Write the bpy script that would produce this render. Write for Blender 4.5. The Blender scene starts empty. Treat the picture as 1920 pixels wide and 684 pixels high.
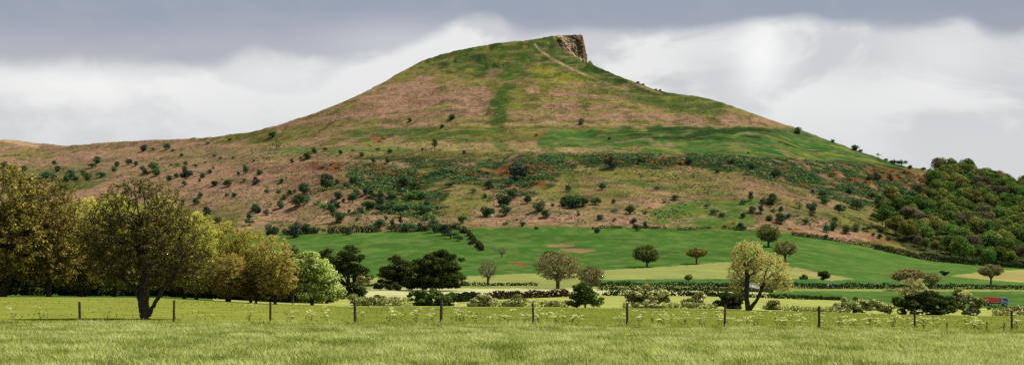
import bpy, math
import numpy as np

rs = np.random.RandomState(7)
scene = bpy.context.scene
col = scene.collection
F = 3045.0          # focal length in photo pixels (photo 1920 wide)
CU, HV = 960.0, 545.0
CAMZ = 1.6

# ------------------------------------------------------------------ noise
def _hash(ix, iy, seed):
    n = (ix.astype(np.int64) * 374761393 + iy.astype(np.int64) * 668265263 + seed * 974634777) & 0x7fffffff
    n = (n ^ (n >> 13)) * 1274126177 & 0x7fffffff
    return ((n ^ (n >> 16)) & 0xffff) / 65535.0

def vnoise(x, y, seed=0):
    x = np.asarray(x, float); y = np.asarray(y, float)
    ix = np.floor(x).astype(np.int64); iy = np.floor(y).astype(np.int64)
    fx = x - ix; fy = y - iy
    fx = fx * fx * (3 - 2 * fx); fy = fy * fy * (3 - 2 * fy)
    a = _hash(ix, iy, seed); b = _hash(ix + 1, iy, seed)
    c = _hash(ix, iy + 1, seed); d = _hash(ix + 1, iy + 1, seed)
    return (a * (1 - fx) + b * fx) * (1 - fy) + (c * (1 - fx) + d * fx) * fy

def fbm(x, y, seed=0, octv=4):
    s = 0; a = 0.5; t = 0
    for o in range(octv):
        s = s + a * vnoise(x, y, seed + o * 17); t += a
        x = np.asarray(x) * 2.03 + 11.3; y = np.asarray(y) * 2.03 + 5.7; a *= 0.5
    return s / t - 0.5

def sstep(a, b, x):
    t = np.clip((x - a) / (b - a), 0, 1)
    return t * t * (3 - 2 * t)

# ------------------------------------------------------------------ terrain
US = [-900, 0, 300, 500, 640, 1000, 1300, 1450, 1700, 1920, 2900]
VE = [556, 556, 558, 570, 574, 576, 579, 582, 590, 593, 600]
KN = [
    (300,  [546, 546, 549, 552, 553, 557, 560, 566, 578, 582, 590]),
    (400,  [540, 540, 541, 542, 543, 546, 550, 556, 566, 571, 580]),
    (480,  [534, 534, 534, 534, 534, 536, 538, 540, 549, 553, 560]),
    (620,  [500, 500, 500, 500, 502, 505, 505, 512, 524, 530, 540]),
    (880,  [450, 450, 445, 439, 434, 424, 428, 436, 478, 503, 540]),
    (1100, [345, 340, 330, 305, 298, 288, 285, 290, 350, 400, 520]),
    (1250, [290, 285, 280, 262, 245, 236, 236, 245, 300, 345, 500]),
    (1500, [180, 180, 160, 100, 60, 60, 70, 100, 200, 250, 480]),
    (1800, [100, 100, 80, 20, -40, -60, -40, 0, 120, 180, 470]),
]
SKY = np.array([(-900,330),(-300,290),(-100,266),(0,262),(30,262),(60,268),(130,273),(200,267),(300,262),(400,257),
 (470,247),(520,235),(600,208),(640,193),(680,175),(720,153),(760,130),(800,110),(850,96),(900,86),(950,79),(1000,74),(1016,72),(1024,69),(1050,67),
 (1070,66),(1089,65),(1092,66),(1096,82),(1099,99),(1106,112),(1112,122),(1150,139),(1200,157),(1230,169),(1290,179),(1330,185),
 (1380,202),(1450,226),(1500,243),(1600,279),(1680,307),(1740,320),(1800,330),(1920,362),(2200,430),(2900,520)], float)

Z81 = lambda u: CAMZ - (np.interp(u, [-900,150,800,1400,1900,2900], [601,603,605,612,620,626]) - HV) * 81 / F
ZE = lambda u: CAMZ - (np.interp(u, US, VE) - HV) * 165 / F

TU = np.arange(-900, 2901, 2.0)
TY = np.concatenate([np.arange(165, 3000, 5.0), np.arange(3000, 9001, 100.0)])
_kY = np.array([165] + [k[0] for k in KN], float)
_kV = np.array([np.interp(TU, US, VE)] + [np.interp(TU, US, k[1]) for k in KN])
# flanks of the hill curve away from the camera
_shift = 170 * np.clip((1000 - TU) / 700, 0, 1.3) ** 2
TV = np.zeros((len(TU), len(TY)))
for i in range(len(TU)):
    ky = _kY.copy()
    ky[5:] += _shift[i] * np.array([.3, .8, 1, 1, 1])
    TV[i] = np.interp(TY, ky, _kV[:, i])
    ex = TY > ky[-1]
    TV[i][ex] = _kV[-1, i] - (TY[ex] - ky[-1]) * .02
# smooth along Y and U
def blur(a, n, axis):
    k = np.hanning(2 * n + 3)[1:-1]; k /= k.sum()
    pad = [(0, 0), (0, 0)]; pad[axis] = (n, n)
    b = np.pad(a, pad, mode='edge')
    out = 0
    for j, w in enumerate(k):
        sl = [slice(None), slice(None)]; sl[axis] = slice(j, j + a.shape[axis])
        out = out + w * b[tuple(sl)]
    return out
TVs = blur(TV, 8, 1)
wgt = sstep(175, 240, TY)[None, :]
TV = TV * (1 - wgt) + TVs * wgt
TV = blur(TV, 20, 0)
# relief on the hill (metres converted to pixels)
XX = (TU[:, None] - CU) * TY[None, :] / F
YY = np.broadcast_to(TY[None, :], XX.shape)
hillm = 1 - sstep(415, 440, TV)
rel = (fbm(XX / 90, YY / 90, 3, 4) * 9 + fbm(XX / 22, YY / 22, 9, 3) * 2.4) * hillm
# grassy terraces: long level steps
tz = (HV - TV) * YY / F + fbm(XX / 140, YY / 140, 21, 2) * 26
rel += hillm * 1.3 * np.sin(tz / 11.0 * 2 * math.pi) * vnoise(XX / 120, YY / 60, 31)
rel += (1 - hillm) * sstep(200, 320, YY) * (fbm(XX / 120, YY / 120, 5, 3) * 2.2)
# gullies down the front
for gu, gw, ga in ((935, 30, 2.2), (1065, 30, 1.6), (1270, 50, 2), (760, 50, 2), (1500, 50, 2.5), (560, 60, 2)):
    uu = TU[:, None] + 130 * fbm(YY / 90, YY * 0 + gu, 41, 3) + 30 * fbm(XX / 20, YY / 20, 43, 2)
    rel -= ga * np.exp(-((uu - gu) / gw) ** 2) * hillm * (1 - sstep(1300, 1400, YY))
TV = TV - rel * F / YY
CR = np.array([(1040,72,76), (1046,70,86), (1056,68.5,94), (1066,66.5,98), (1078,65,106), (1088,64,113), (1094,66,118), (1100,99,120), (1106,112,122)], float)
YCL = 1490.0
for i in range(len(TU)):
    if 1044 <= TU[i] <= 1104:
        vb = np.interp(TU[i], CR[:, 0], CR[:, 2]); m = TY < YCL
        TV[i][m] = np.maximum(TV[i][m], vb)
vS = np.interp(TU, SKY[:, 0], SKY[:, 1]) + fbm(TU / 14, TU * 0, 77, 3) * 3.0 + fbm(TU / 5, TU * 0, 78, 2) * 1.5
cross = np.array([TY[min(np.argmax(TV[i] <= vS[i]), len(TY) - 1)] if (TV[i] <= vS[i]).any() else 1400 for i in range(len(TU))])
kk = np.hanning(83); kk /= kk.sum()
cross = np.convolve(np.pad(cross, 41, mode='edge'), kk, mode='valid')
cslope = (HV - vS) / cross * 1.4 + .01
cap = vS[:, None] + np.maximum(TY[None, :] - cross[:, None], 0) * cslope[:, None]
K = 2.5
TV = K * np.logaddexp(TV / K, cap / K)
corr = vS - TV.min(axis=1)
TV += corr[:, None] * (1 - sstep(vS[:, None] + 3, vS[:, None] + 22, TV))
TZ = CAMZ + (HV - TV) * TY[None, :] / F
TZ = np.where(TY[None, :] > 1600, np.maximum(TZ, 4.0), TZ)

def table(u, Y):
    fi = np.clip((u - TU[0]) / 2.0, 0, len(TU) - 1.001); i = fi.astype(int); fi = fi - i
    j = np.clip(np.searchsorted(TY, Y, side='right') - 1, 0, len(TY) - 2)
    fj = np.clip((Y - TY[j]) / (TY[j + 1] - TY[j]), 0, 1)
    return (TZ[i, j] * (1 - fi) + TZ[i + 1, j] * fi) * (1 - fj) + (TZ[i, j + 1] * (1 - fi) + TZ[i + 1, j + 1] * fi) * fj

def H(X, Y):
    X = np.asarray(X, float); Y = np.asarray(Y, float)
    X, Y = np.broadcast_arrays(X, Y)
    Yc = np.maximum(Y, 81.0)
    u = CU + X * F / Yc
    t = np.clip((Yc - 81) / 84, 0, 1)
    zn = Z81(u) * (1 - t) + ZE(u) * t
    zn = zn - 0.235 * (1 - sstep(79.6, 81.0, Y))
    zn = zn + 0.10 * fbm(X / 9, Y / 9, 51, 3) * sstep(82, 90, Y) * (1 - sstep(150, 165, Y))
    return np.where(Y <= 165, zn, table(u, np.maximum(Y, 165)))

def P(u, Y, dz=0.0):
    X = (u - CU) * Y / F
    return (float(X), float(Y), float(H(X, Y)) + dz)

_ys = np.concatenate([np.arange(30, 300, 1.0), np.arange(300, 1800, 2.0)])
def G(u, v, ymin=30.0):
    ys = _ys[_ys >= ymin]
    X = (u - CU) * ys / F
    vv = HV - (H(X, ys) - CAMZ) * F / ys
    m = vv <= v
    if not m.any():
        k = int(np.argmin(vv))
    else:
        k = int(np.argmax(m))
    return P(u, float(ys[k]))

# ------------------------------------------------------------------ colours
def lin(r, g, b, k=1.0):
    o = []
    for c in (r, g, b):
        c = c / 255.0
        o.append((c / 12.92 if c <= 0.04045 else ((c + 0.055) / 1.055) ** 2.4) * k)
    return np.array(o)
KA = 1 / 2.75          # how a sunlit surface's look relates to its base colour

# ------------------------------------------------------------------ mesh helpers
def mk(name, verts, faces, mats, parent=None, rnd=None, mi=None, smooth=False, loc=None, colr=None):
    """verts (n,3); faces (m,k) of one size or a list of such arrays"""
    me = bpy.data.meshes.new(name)
    if not isinstance(faces, list): faces = [faces]
    verts = np.asarray(verts, np.float32)
    me.vertices.add(len(verts)); me.vertices.foreach_set('co', verts.ravel())
    loops = np.concatenate([f.ravel() for f in faces]).astype(np.int32)
    tot = np.concatenate([np.full(len(f), f.shape[1]) for f in faces]).astype(np.int32)
    st = np.concatenate([[0], np.cumsum(tot)[:-1]]).astype(np.int32)
    me.loops.add(len(loops)); me.loops.foreach_set('vertex_index', loops)
    me.polygons.add(len(tot)); me.polygons.foreach_set('loop_start', st)
    try: me.polygons.foreach_set('loop_total', tot)
    except Exception: pass
    if mi is not None: me.polygons.foreach_set('material_index', np.asarray(mi, np.int32))
    if smooth: me.polygons.foreach_set('use_smooth', np.ones(len(tot), bool))
    else: me.polygons.foreach_set('use_smooth', np.zeros(len(tot), bool))
    if rnd is not None:
        a = me.attributes.new('rnd', 'FLOAT', 'FACE'); a.data.foreach_set('value', np.asarray(rnd, np.float32))
    if colr is not None:
        a = me.attributes.new('ground_colour', 'FLOAT_COLOR', 'POINT')
        a.data.foreach_set('color', np.concatenate([colr, np.ones((len(colr), 1))], 1).astype(np.float32).ravel())
    for m in (mats if isinstance(mats, (list, tuple)) else [mats]): me.materials.append(m)
    me.update(calc_edges=True)
    o = bpy.data.objects.new(name, me); col.objects.link(o)
    if parent is not None: o.parent = parent
    if loc is not None: o.location = loc
    return o

def tag(o, label, cat=None, group=None, kind=None):
    o['label'] = label
    if cat: o['category'] = cat
    if group: o['group'] = group
    if kind: o['kind'] = kind
    return o

def empty(name, loc, label, cat, group=None, rz=0.0, sc=1.0):
    o = bpy.data.objects.new(name, None); col.objects.link(o)
    o.empty_display_size = .3
    o.location = loc; o.rotation_euler[2] = rz
    o.scale = (sc, sc, sc) if not isinstance(sc, tuple) else sc
    return tag(o, label, cat, group)

class MB:
    """collects simple solids into one mesh"""
    def __init__(s): s.v = []; s.f = []; s.n = 0
    def add(s, v, f):
        s.v.append(np.asarray(v, float)); s.f += [tuple(i + s.n for i in q) for q in f]; s.n += len(v)
    def box(s, x0, x1, y0, y1, z0, z1, tx=0.0, bev=0.0):
        v = [(x0,y0,z0),(x1,y0,z0),(x1,y1,z0),(x0,y1,z0),(x0+tx,y0,z1),(x1-tx,y0,z1),(x1-tx,y1,z1),(x0+tx,y1,z1)]
        s.add(v, [(0,3,2,1),(4,5,6,7),(0,1,5,4),(1,2,6,5),(2,3,7,6),(3,0,4,7)])
    def prism(s, poly, y0, y1):
        n = len(poly)
        v = [(p[0], y0, p[1]) for p in poly] + [(p[0], y1, p[1]) for p in poly]
        f = [tuple(range(n)), tuple(range(2*n-1, n-1, -1))]
        f += [(i, n+i, n+(i+1) % n, (i+1) % n) for i in range(n)]
        s.add(v, f)
    def tube(s, pts, rad, n=8, closed=True):
        pts = [np.array(p, float) for p in pts]
        rad = rad if isinstance(rad, (list, tuple)) else [rad] * len(pts)
        v = []
        for i, p in enumerate(pts):
            d = pts[min(i+1, len(pts)-1)] - pts[max(i-1, 0)]; d /= np.linalg.norm(d)
            a = np.cross(d, (0,0,1) if abs(d[2]) < .9 else (1,0,0)); a /= np.linalg.norm(a); b = np.cross(d, a)
            for k in range(n):
                t = 2*math.pi*k/n; v.append(p + rad[i]*(math.cos(t)*a + math.sin(t)*b))
        f = [(i*n+k, i*n+(k+1) % n, (i+1)*n+(k+1) % n, (i+1)*n+k) for i in range(len(pts)-1) for k in range(n)]
        if closed: f += [tuple(range(n-1, -1, -1)), tuple((len(pts)-1)*n+k for k in range(n))]
        s.add(v, f)
    def build(s, name, mat, parent=None, bevel=0.0):
        me = bpy.data.meshes.new(name)
        me.from_pydata([tuple(p) for p in np.concatenate(s.v)], [], s.f); me.materials.append(mat)
        o = bpy.data.objects.new(name, me); col.objects.link(o)
        if parent is not None: o.parent = parent
        if bevel:
            b = o.modifiers.new('b', 'BEVEL'); b.width = bevel; b.segments = 2; b.limit_method = 'ANGLE'
        return o

# ------------------------------------------------------------------ materials
def newmat(name):
    m = bpy.data.materials.new(name); m.use_nodes = True
    nt = m.node_tree; nt.nodes.clear()
    return m, nt, nt.nodes, nt.links

def leafmat(name, cols, trans=0.35, var=0.25, pos=None, interp='LINEAR', big=0.0):
    m, nt, N, L = newmat(name)
    at = N.new('ShaderNodeAttribute'); at.attribute_name = 'rnd'
    cr = N.new('ShaderNodeValToRGB'); cr.color_ramp.interpolation = interp
    while len(cr.color_ramp.elements) < len(cols): cr.color_ramp.elements.new(0.5)
    for i, c in enumerate(cols):
        e = cr.color_ramp.elements[i]; e.position = pos[i] if pos else i / max(1, len(cols) - 1); e.color = (*c, 1)
    L.new(at.outputs['Fac'], cr.inputs[0])
    oi = N.new('ShaderNodeObjectInfo')
    hs = N.new('ShaderNodeHueSaturation')
    mr = N.new('ShaderNodeMapRange'); mr.inputs[3].default_value = 1 - var; mr.inputs[4].default_value = 1 + var
    L.new(oi.outputs['Random'], mr.inputs[0]); L.new(mr.outputs[0], hs.inputs['Value'])
    mh = N.new('ShaderNodeMath'); mh.operation = 'MULTIPLY'; mh.inputs[1].default_value = 7.13
    fr = N.new('ShaderNodeMath'); fr.operation = 'FRACT'
    L.new(oi.outputs['Random'], mh.inputs[0]); L.new(mh.outputs[0], fr.inputs[0])
    m2 = N.new('ShaderNodeMapRange'); m2.inputs[3].default_value = .5 - var * .09; m2.inputs[4].default_value = .5 + var * .09
    L.new(fr.outputs[0], m2.inputs[0]); L.new(m2.outputs[0], hs.inputs['Hue'])
    L.new(cr.outputs[0], hs.inputs['Color'])
    d = N.new('ShaderNodeBsdfDiffuse'); t = N.new('ShaderNodeBsdfTranslucent'); mx = N.new('ShaderNodeMixShader')
    mx.inputs[0].default_value = trans
    L.new(hs.outputs[0], d.inputs[0]); L.new(hs.outputs[0], t.inputs[0])
    L.new(d.outputs[0], mx.inputs[1]); L.new(t.outputs[0], mx.inputs[2])
    o = N.new('ShaderNodeOutputMaterial'); L.new(mx.outputs[0], o.inputs[0])
    return m

def noisemat(name, c1, c2, scale=4.0, rough=.8, bump=.3, metal=0.0, spec=.3, stretch=(1,1,1)):
    m, nt, N, L = newmat(name)
    tc = N.new('ShaderNodeTexCoord'); mp = N.new('ShaderNodeMapping'); mp.inputs['Scale'].default_value = stretch
    L.new(tc.outputs['Object'], mp.inputs[0])
    no = N.new('ShaderNodeTexNoise'); no.inputs['Scale'].default_value = scale; no.inputs['Detail'].default_value = 6
    L.new(mp.outputs[0], no.inputs['Vector'])
    cr = N.new('ShaderNodeValToRGB'); cr.color_ramp.elements[0].position = .35; cr.color_ramp.elements[1].position = .65
    cr.color_ramp.elements[0].color = (*c1, 1); cr.color_ramp.elements[1].color = (*c2, 1)
    L.new(no.outputs[0], cr.inputs[0])
    b = N.new('ShaderNodeBsdfPrincipled'); b.inputs['Roughness'].default_value = rough; b.inputs['Metallic'].default_value = metal
    b.inputs['Specular IOR Level'].default_value = spec
    L.new(cr.outputs[0], b.inputs['Base Color'])
    if bump:
        bp = N.new('ShaderNodeBump'); bp.inputs['Strength'].default_value = bump; bp.inputs['Distance'].default_value = .05
        L.new(no.outputs[0], bp.inputs['Height']); L.new(bp.outputs[0], b.inputs['Normal'])
    o = N.new('ShaderNodeOutputMaterial'); L.new(b.outputs[0], o.inputs[0])
    return m

def groundmat(name, scales, amp=.35, bump=.5, bscale=.8, bdist=.4, speck=None, sat=0.0):
    """base colour from the ground_colour map, broken up by noise of several sizes"""
    m, nt, N, L = newmat(name)
    at = N.new('ShaderNodeAttribute'); at.attribute_name = 'ground_colour'
    geo = N.new('ShaderNodeNewGeometry')
    cur = at.outputs['Color']
    for i, s in enumerate(scales):
        no = N.new('ShaderNodeTexNoise'); no.inputs['Scale'].default_value = 1.0 / s; no.inputs['Detail'].default_value = 5
        no.inputs['Roughness'].default_value = .6
        L.new(geo.outputs['Position'], no.inputs['Vector'])
        mr = N.new('ShaderNodeMapRange'); mr.inputs[1].default_value = .3; mr.inputs[2].default_value = .7
        mr.inputs[3].default_value = 1 - amp; mr.inputs[4].default_value = 1 + amp
        L.new(no.outputs[0], mr.inputs[0])
        hs = N.new('ShaderNodeHueSaturation'); L.new(mr.outputs[0], hs.inputs['Value'])
        if i % 2 == 0:
            mh = N.new('ShaderNodeMapRange'); mh.inputs[1].default_value = .3; mh.inputs[2].default_value = .7
            mh.inputs[3].default_value = .49; mh.inputs[4].default_value = .51
            sep = N.new('ShaderNodeSeparateColor'); L.new(no.outputs['Color'], sep.inputs[0])
            L.new(sep.outputs[1], mh.inputs[0]); L.new(mh.outputs[0], hs.inputs['Hue'])
        L.new(cur, hs.inputs['Color']); cur = hs.outputs[0]
    if speck is not None:
        c, th, sc = speck
        no = N.new('ShaderNodeTexNoise'); no.inputs['Scale'].default_value = 1.0 / sc; no.inputs['Detail'].default_value = 3
        L.new(geo.outputs['Position'], no.inputs['Vector'])
        mr = N.new('ShaderNodeMapRange'); mr.inputs[1].default_value = th; mr.inputs[2].default_value = th + .06
        L.new(no.outputs[0], mr.inputs[0])
        mx = N.new('ShaderNodeMix'); mx.data_type = 'RGBA'; L.new(mr.outputs[0], mx.inputs[0])
        L.new(cur, mx.inputs[6]); mx.inputs[7].default_value = (*c, 1); cur = mx.outputs[2]
    d = N.new('ShaderNodeBsdfDiffuse'); L.new(cur, d.inputs[0])
    bn = N.new('ShaderNodeTexNoise'); bn.inputs['Scale'].default_value = bscale; bn.inputs['Detail'].default_value = 6
    L.new(geo.outputs['Position'], bn.inputs['Vector'])
    bp = N.new('ShaderNodeBump'); bp.inputs['Strength'].default_value = bump; bp.inputs['Distance'].default_value = bdist
    L.new(bn.outputs[0], bp.inputs['Height']); L.new(bp.outputs[0], d.inputs['Normal'])
    o = N.new('ShaderNodeOutputMaterial'); L.new(d.outputs[0], o.inputs[0])
    return m

def plain(name, c, rough=.5, metal=0, spec=.5):
    return noisemat(name, np.array(c) * .85, np.array(c), 3.0, rough, 0, metal, spec)

M = {}
M['bark_dark'] = noisemat('dark_bark', (.022, .018, .013), (.055, .045, .033), 5, .95, .8, stretch=(3, 3, .6))
M['bark'] = noisemat('bark', (.05, .042, .03), (.12, .1, .075), 5, .95, .8, stretch=(3, 3, .6))
M['post'] = noisemat('weathered_post', (.03, .022, .014), (.085, .062, .04), 9, .9, .6, stretch=(4, 4, .5))
M['wire'] = plain('fence_wire', (.09, .08, .07), .9, 0, .1)
M['oak'] = leafmat('oak_leaves', [(.024, .020, .006), (.070, .061, .014), (.27, .225, .046)], .28, .1)
M['olive'] = leafmat('olive_brown_leaves', [(.032, .028, .008), (.12, .107, .022), (.36, .30, .06)], .28, .2)
M['yellow'] = leafmat('yellow_green_leaves', [(.16, .16, .03), (.40, .39, .06), (.66, .60, .13)], .45, .15)
M['golden'] = leafmat('golden_brown_leaves', [(.12, .09, .02), (.36, .28, .07), (.58, .47, .14)], .4, .15)
M['lime'] = leafmat('pale_green_leaves', [(.07, .11, .02), (.30, .40, .08), (.66, .70, .28)], .35, .1)
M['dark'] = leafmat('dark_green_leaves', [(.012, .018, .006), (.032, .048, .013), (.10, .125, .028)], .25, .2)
M['mid'] = leafmat('mid_green_leaves', [(.035, .055, .014), (.085, .115, .026), (.17, .21, .05)], .3, .25)
M['pale_crown'] = leafmat('young_yellow_leaves', [(.26, .235, .06), (.52, .46, .13), (.74, .67, .24)], .45, .1)
M['twig'] = leafmat('thin_brown_leaves', [(.09, .075, .03), (.19, .165, .06), (.30, .27, .11)], .35, .15)
M['pale_faint'] = leafmat('faint_pale_leaves', [(.20, .20, .07), (.40, .38, .14), (.58, .55, .25)], .4, .1)
M['may'] = leafmat('may_blossom_leaves', [(.05, .065, .018), (.17, .19, .045), (.38, .39, .12), (.68, .64, .38)], .3, .15, pos=[0, .4, .75, .9])
M['bluegreen'] = leafmat('blue_green_leaves', [(.024, .045, .020), (.052, .095, .038), (.10, .165, .06)], .2, .35)
M['bush_olive'] = leafmat('olive_green_leaves', [(.028, .055, .018), (.065, .11, .03), (.12, .17, .05)], .2, .35)
M['bush_dark'] = leafmat('near_black_green_leaves', [(.014, .024, .016), (.032, .052, .032), (.06, .085, .045)], .15, .3)
M['gorse'] = leafmat('rust_bracken_leaves', [(.11, .055, .018), (.25, .13, .042), (.40, .235, .07)], .2, .3)
M['wood'] = leafmat('wood_green_leaves', [(.022, .05, .012), (.07, .125, .024), (.16, .215, .045)], .25, .32)
M['wood_gold'] = leafmat('wood_bronze_leaves', [(.045, .06, .014), (.12, .14, .03), (.23, .22, .055)], .25, .28)
M['wood_brown'] = leafmat('wood_purple_brown_twigs', [(.045, .045, .02), (.105, .095, .048), (.16, .14, .075)], .25, .3)
M['hedge'] = leafmat('hedge_leaves', [(.012, .016, .007), (.03, .042, .013), (.055, .07, .022)], .2, .3)
M['hedge_brown'] = leafmat('brown_hedge_twigs', [(.016, .011, .007), (.045, .03, .014), (.08, .065, .025)], .2, .2)
M['crop'] = leafmat('crop_blades', [(.12, .155, .022), (.27, .325, .065), (.40, .45, .11), (.56, .59, .23)], .35, 0)
M['pasture_blades'] = leafmat('pasture_blades', [(.07, .085, .02), (.14, .155, .034), (.21, .22, .055)], .3, 0)
M['umbel'] = leafmat('cream_umbels', [(.48, .50, .16), (.66, .65, .28), (.80, .78, .42)], .3, .05)
M['stem'] = leafmat('green_stems', [(.09, .12, .03), (.16, .2, .05)], .2, .1)

# ------------------------------------------------------------------ terrain colour map
def inpoly(u, v, poly):
    r = np.zeros(u.shape, bool); n = len(poly)
    for i in range(n):
        x0, y0 = poly[i]; x1, y1 = poly[(i + 1) % n]
        if y0 == y1: continue
        c = ((y0 > v) != (y1 > v)) & (u < (x1 - x0) * (v - y0) / (y1 - y0) + x0)
        r ^= c
    return r

FOOT = lambda u: np.interp(u, [0, 540, 700, 860, 1000, 1240, 1400, 1480, 1560, 1640, 1760, 1920, 2400],
                           [445, 437, 434, 429, 425, 427, 430, 438, 449, 464, 490, 502, 510])

def seg_dist(u, v, pts, sy=1.0):
    d = np.full(u.shape, 1e9)
    for (x0, y0), (x1, y1) in zip(pts[:-1], pts[1:]):
        dx, dy = x1 - x0, (y1 - y0) * sy
        t = np.clip(((u - x0) * dx + (v - y0) * sy * dy) / (dx * dx + dy * dy), 0, 1)
        d = np.minimum(d, np.hypot(u - x0 - t * dx, (v - y0) * sy - t * dy))
    return d

C = dict(bracken=lin(172,137,110), bracken2=lin(148,112,90), tan=lin(174,152,108), yg=lin(138,134,70), yel=lin(152,148,64), olive=lin(114,110,60),
         green=lin(80,104,48), dgreen=lin(48,70,36), bgreen=lin(92,124,56), teal=lin(76,116,58), rust=lin(132,88,54), sand=lin(205,176,136),
         rock=lin(128,106,84), drock=lin(66,58,52), field=lin(78,115,50), field2=lin(92,128,58), pale=lin(205,208,146), lime=lin(176,184,98),
         strip=lin(156,164,92), tfield=lin(172,164,100), soil=lin(150,124,90))

def paint(X, Y, Z):
    u = CU + X * F / Y; v = HV - (Z - CAMZ) * F / Y
    n1 = fbm(X / 45, Y / 60, 101, 4); n2 = fbm(X / 14, Y / 20, 102, 4); n3 = fbm(X / 6, Y / 10, 103, 3)
    wu = u + n1 * 40 + n2 * 34 + n3 * 12; wv = v + n1 * 9 + n2 * 9 + n3 * 5 + fbm(X / 30, Y / 30, 110, 3) * 5
    c = np.zeros(X.shape + (3,)) + C['olive']
    def mix(w, col_):
        nonlocal c
        w = np.clip(w, 0, 1)[..., None]; c = c * (1 - w) + (C[col_] if isinstance(col_, str) else col_) * w
    def band(v0, v1, s=4):
        return sstep(v0 - s, v0 + s, wv) * (1 - sstep(v1 - s, v1 + s, wv))
    def uband(u0, u1, s=25):
        return sstep(u0 - s, u0 + s, wu) * (1 - sstep(u1 - s, u1 + s, wu))
    def ell(u0, v0, ru, rv, s=.22, rot=0.0):
        a, b = wu - u0, wv - v0
        cr, sr = math.cos(rot), math.sin(rot)
        r = np.hypot((a * cr + b * sr) / ru, (-a * sr + b * cr) / rv)
        return 1 - sstep(1 - s, 1 + s, r)
    # --- base mix of bracken and grass on the whole hill
    mix(sstep(-.08, .04, n1 + n2 * .8), 'bracken')
    mix(sstep(.06, .2, fbm(X / 30, Y / 45, 120, 4)) * .8, 'yg')
    # upper cone
    mix((1 - sstep(128, 150, wv + (wu - 900) * -.05)) * .92, 'green')
    mix((1 - sstep(128, 150, wv)) * sstep(.02, .14, fbm(X / 12, Y / 26, 130, 4)) * .8, 'yg')
    mix((1 - sstep(125, 150, wv)) * sstep(.05, .12, fbm(X / 9, Y / 18, 131, 4)) * .75, 'dgreen')
    mix((1 - sstep(110, 130, wv)) * sstep(.14, .2, fbm(X / 9, Y / 9, 132, 3)) * .6, 'rust')
    mix(ell(790, 175, 130, 26) * .85, 'bracken'); mix(ell(620, 215, 130, 22) * .75, 'bracken')
    mix(ell(790, 215, 170, 12) * .8, 'bracken'); mix(ell(1130, 213, 260, 10) * .85, 'bracken')
    mix(ell(1090, 160, 90, 14) * .7, 'yg'); mix(ell(1060, 145, 60, 12) * .8, 'yel'); mix(ell(1200, 175, 90, 12, rot=.3) * .5, 'bracken')
    mix(ell(1010, 128, 26, 9) * .8, 'yel'); mix(ell(1310, 205, 120, 10) * .6, 'yg'); mix(ell(1180, 190, 200, 7) * .7, 'yg')
    mix(ell(870, 155, 60, 10) * .6, 'yg'); mix(ell(760, 140, 50, 9, rot=-.4) * .6, 'yg')
    mix(ell(1400, 232, 70, 8, rot=.35) * .7, 'bracken'); mix(ell(640, 200, 90, 5, rot=-.3) * .5, 'yg')
    # yellow-green lines across the pale band
    for pts, w, k in (([(560,238),(760,226),(960,214),(1300,206)], 3, 'yg'), ([(760,232),(960,232),(1200,233),(1460,240)], 2.5, 'tan'),
                      ([(540,252),(700,246),(880,240)], 3, 'yg')):
        mix((1 - sstep(w * .6, w * 1.6, seg_dist(wu, wv, pts))) * .7, k)
    # green shelf
    mix(band(240, 262) * uband(650, 900) * .9, 'green'); mix(band(244, 276, 6) * uband(1010, 1470, 40) * .92, 'green')
    mix(band(240, 300, 6) * uband(1230, 1640, 60) * .8, 'teal'); mix(band(242, 258, 3) * uband(1180, 1480) * .6, 'dgreen')
    mix(ell(1180, 252, 90, 7) * .85, 'yel'); mix(ell(1290, 250, 50, 5) * .6, 'yg'); mix(ell(960, 246, 60, 8) * .5, 'yg')
    mix(ell(1250, 272, 110, 6) * .6, 'dgreen'); mix(ell(1240, 270, 22, 4) * .9, 'bracken'); mix(ell(1390, 250, 26, 5) * .7, 'tan')
    mix(ell(860, 272, 190, 7) * .75, 'tan'); mix(ell(1060, 280, 180, 4) * .9, 'tan'); mix(ell(1050, 268, 90, 4) * .6, 'bracken')
    mix(ell(560, 284, 110, 9) * .85, 'bgreen'); mix(ell(430, 287, 90, 9) * .8, 'green'); mix(ell(700, 278, 60, 6) * .7, 'bgreen')
    mix(ell(330, 272, 120, 6) * .6, 'bracken'); mix(ell(200, 290, 90, 14) * .8, 'bracken'); mix(ell(500, 268, 120, 5, rot=-.1) * .5, 'yg')
    mix(ell(230, 300, 330, 42) * .6, 'bracken'); mix(ell(60, 290, 40, 10) * .6, 'yg'); mix(ell(120, 330, 90, 20) * .6, 'green'); mix(ell(100, 262, 60, 5) * .6, 'tan')
    # the lip and its dark vegetation
    mix(band(294, 330, 6) * uband(690, 1000, 50) * .9, 'dgreen'); mix(band(288, 312, 5) * uband(980, 1330, 40) * .9, 'dgreen')
    mix(band(296, 345, 8) * uband(1400, 1720, 50) * .85, 'dgreen'); mix(ell(1560, 350, 100, 22) * .8, 'green'); mix(ell(1640, 360, 60, 26) * .7, 'dgreen')
    mix(ell(760, 340, 70, 16) * .7, 'dgreen'); mix(ell(1500, 300, 140, 10, rot=.2) * .6, 'teal')
    mix(ell(720, 360, 75, 34) * .6, 'dgreen'); mix(ell(930, 335, 80, 24) * .75, 'dgreen'); mix(ell(1000, 350, 40, 20) * .6, 'dgreen'); mix(ell(770, 325, 60, 12) * .6, 'dgreen'); mix(ell(700, 305, 60, 3.5) * .8, 'tan')
    # lower slope
    mix(ell(560, 340, 190, 48) * .75, 'bracken2'); mix(ell(420, 350, 110, 40) * .8, 'bracken'); mix(ell(640, 395, 190, 26) * .75, 'bracken')
    mix(ell(640, 312, 60, 8) * .5, 'drock' if False else 'bracken2')
    mix(ell(850, 365, 55, 40) * .8, 'yg'); mix(ell(960, 372, 30, 28) * .5, 'bracken'); mix(ell(830, 405, 70, 12) * .5, 'olive')
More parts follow.
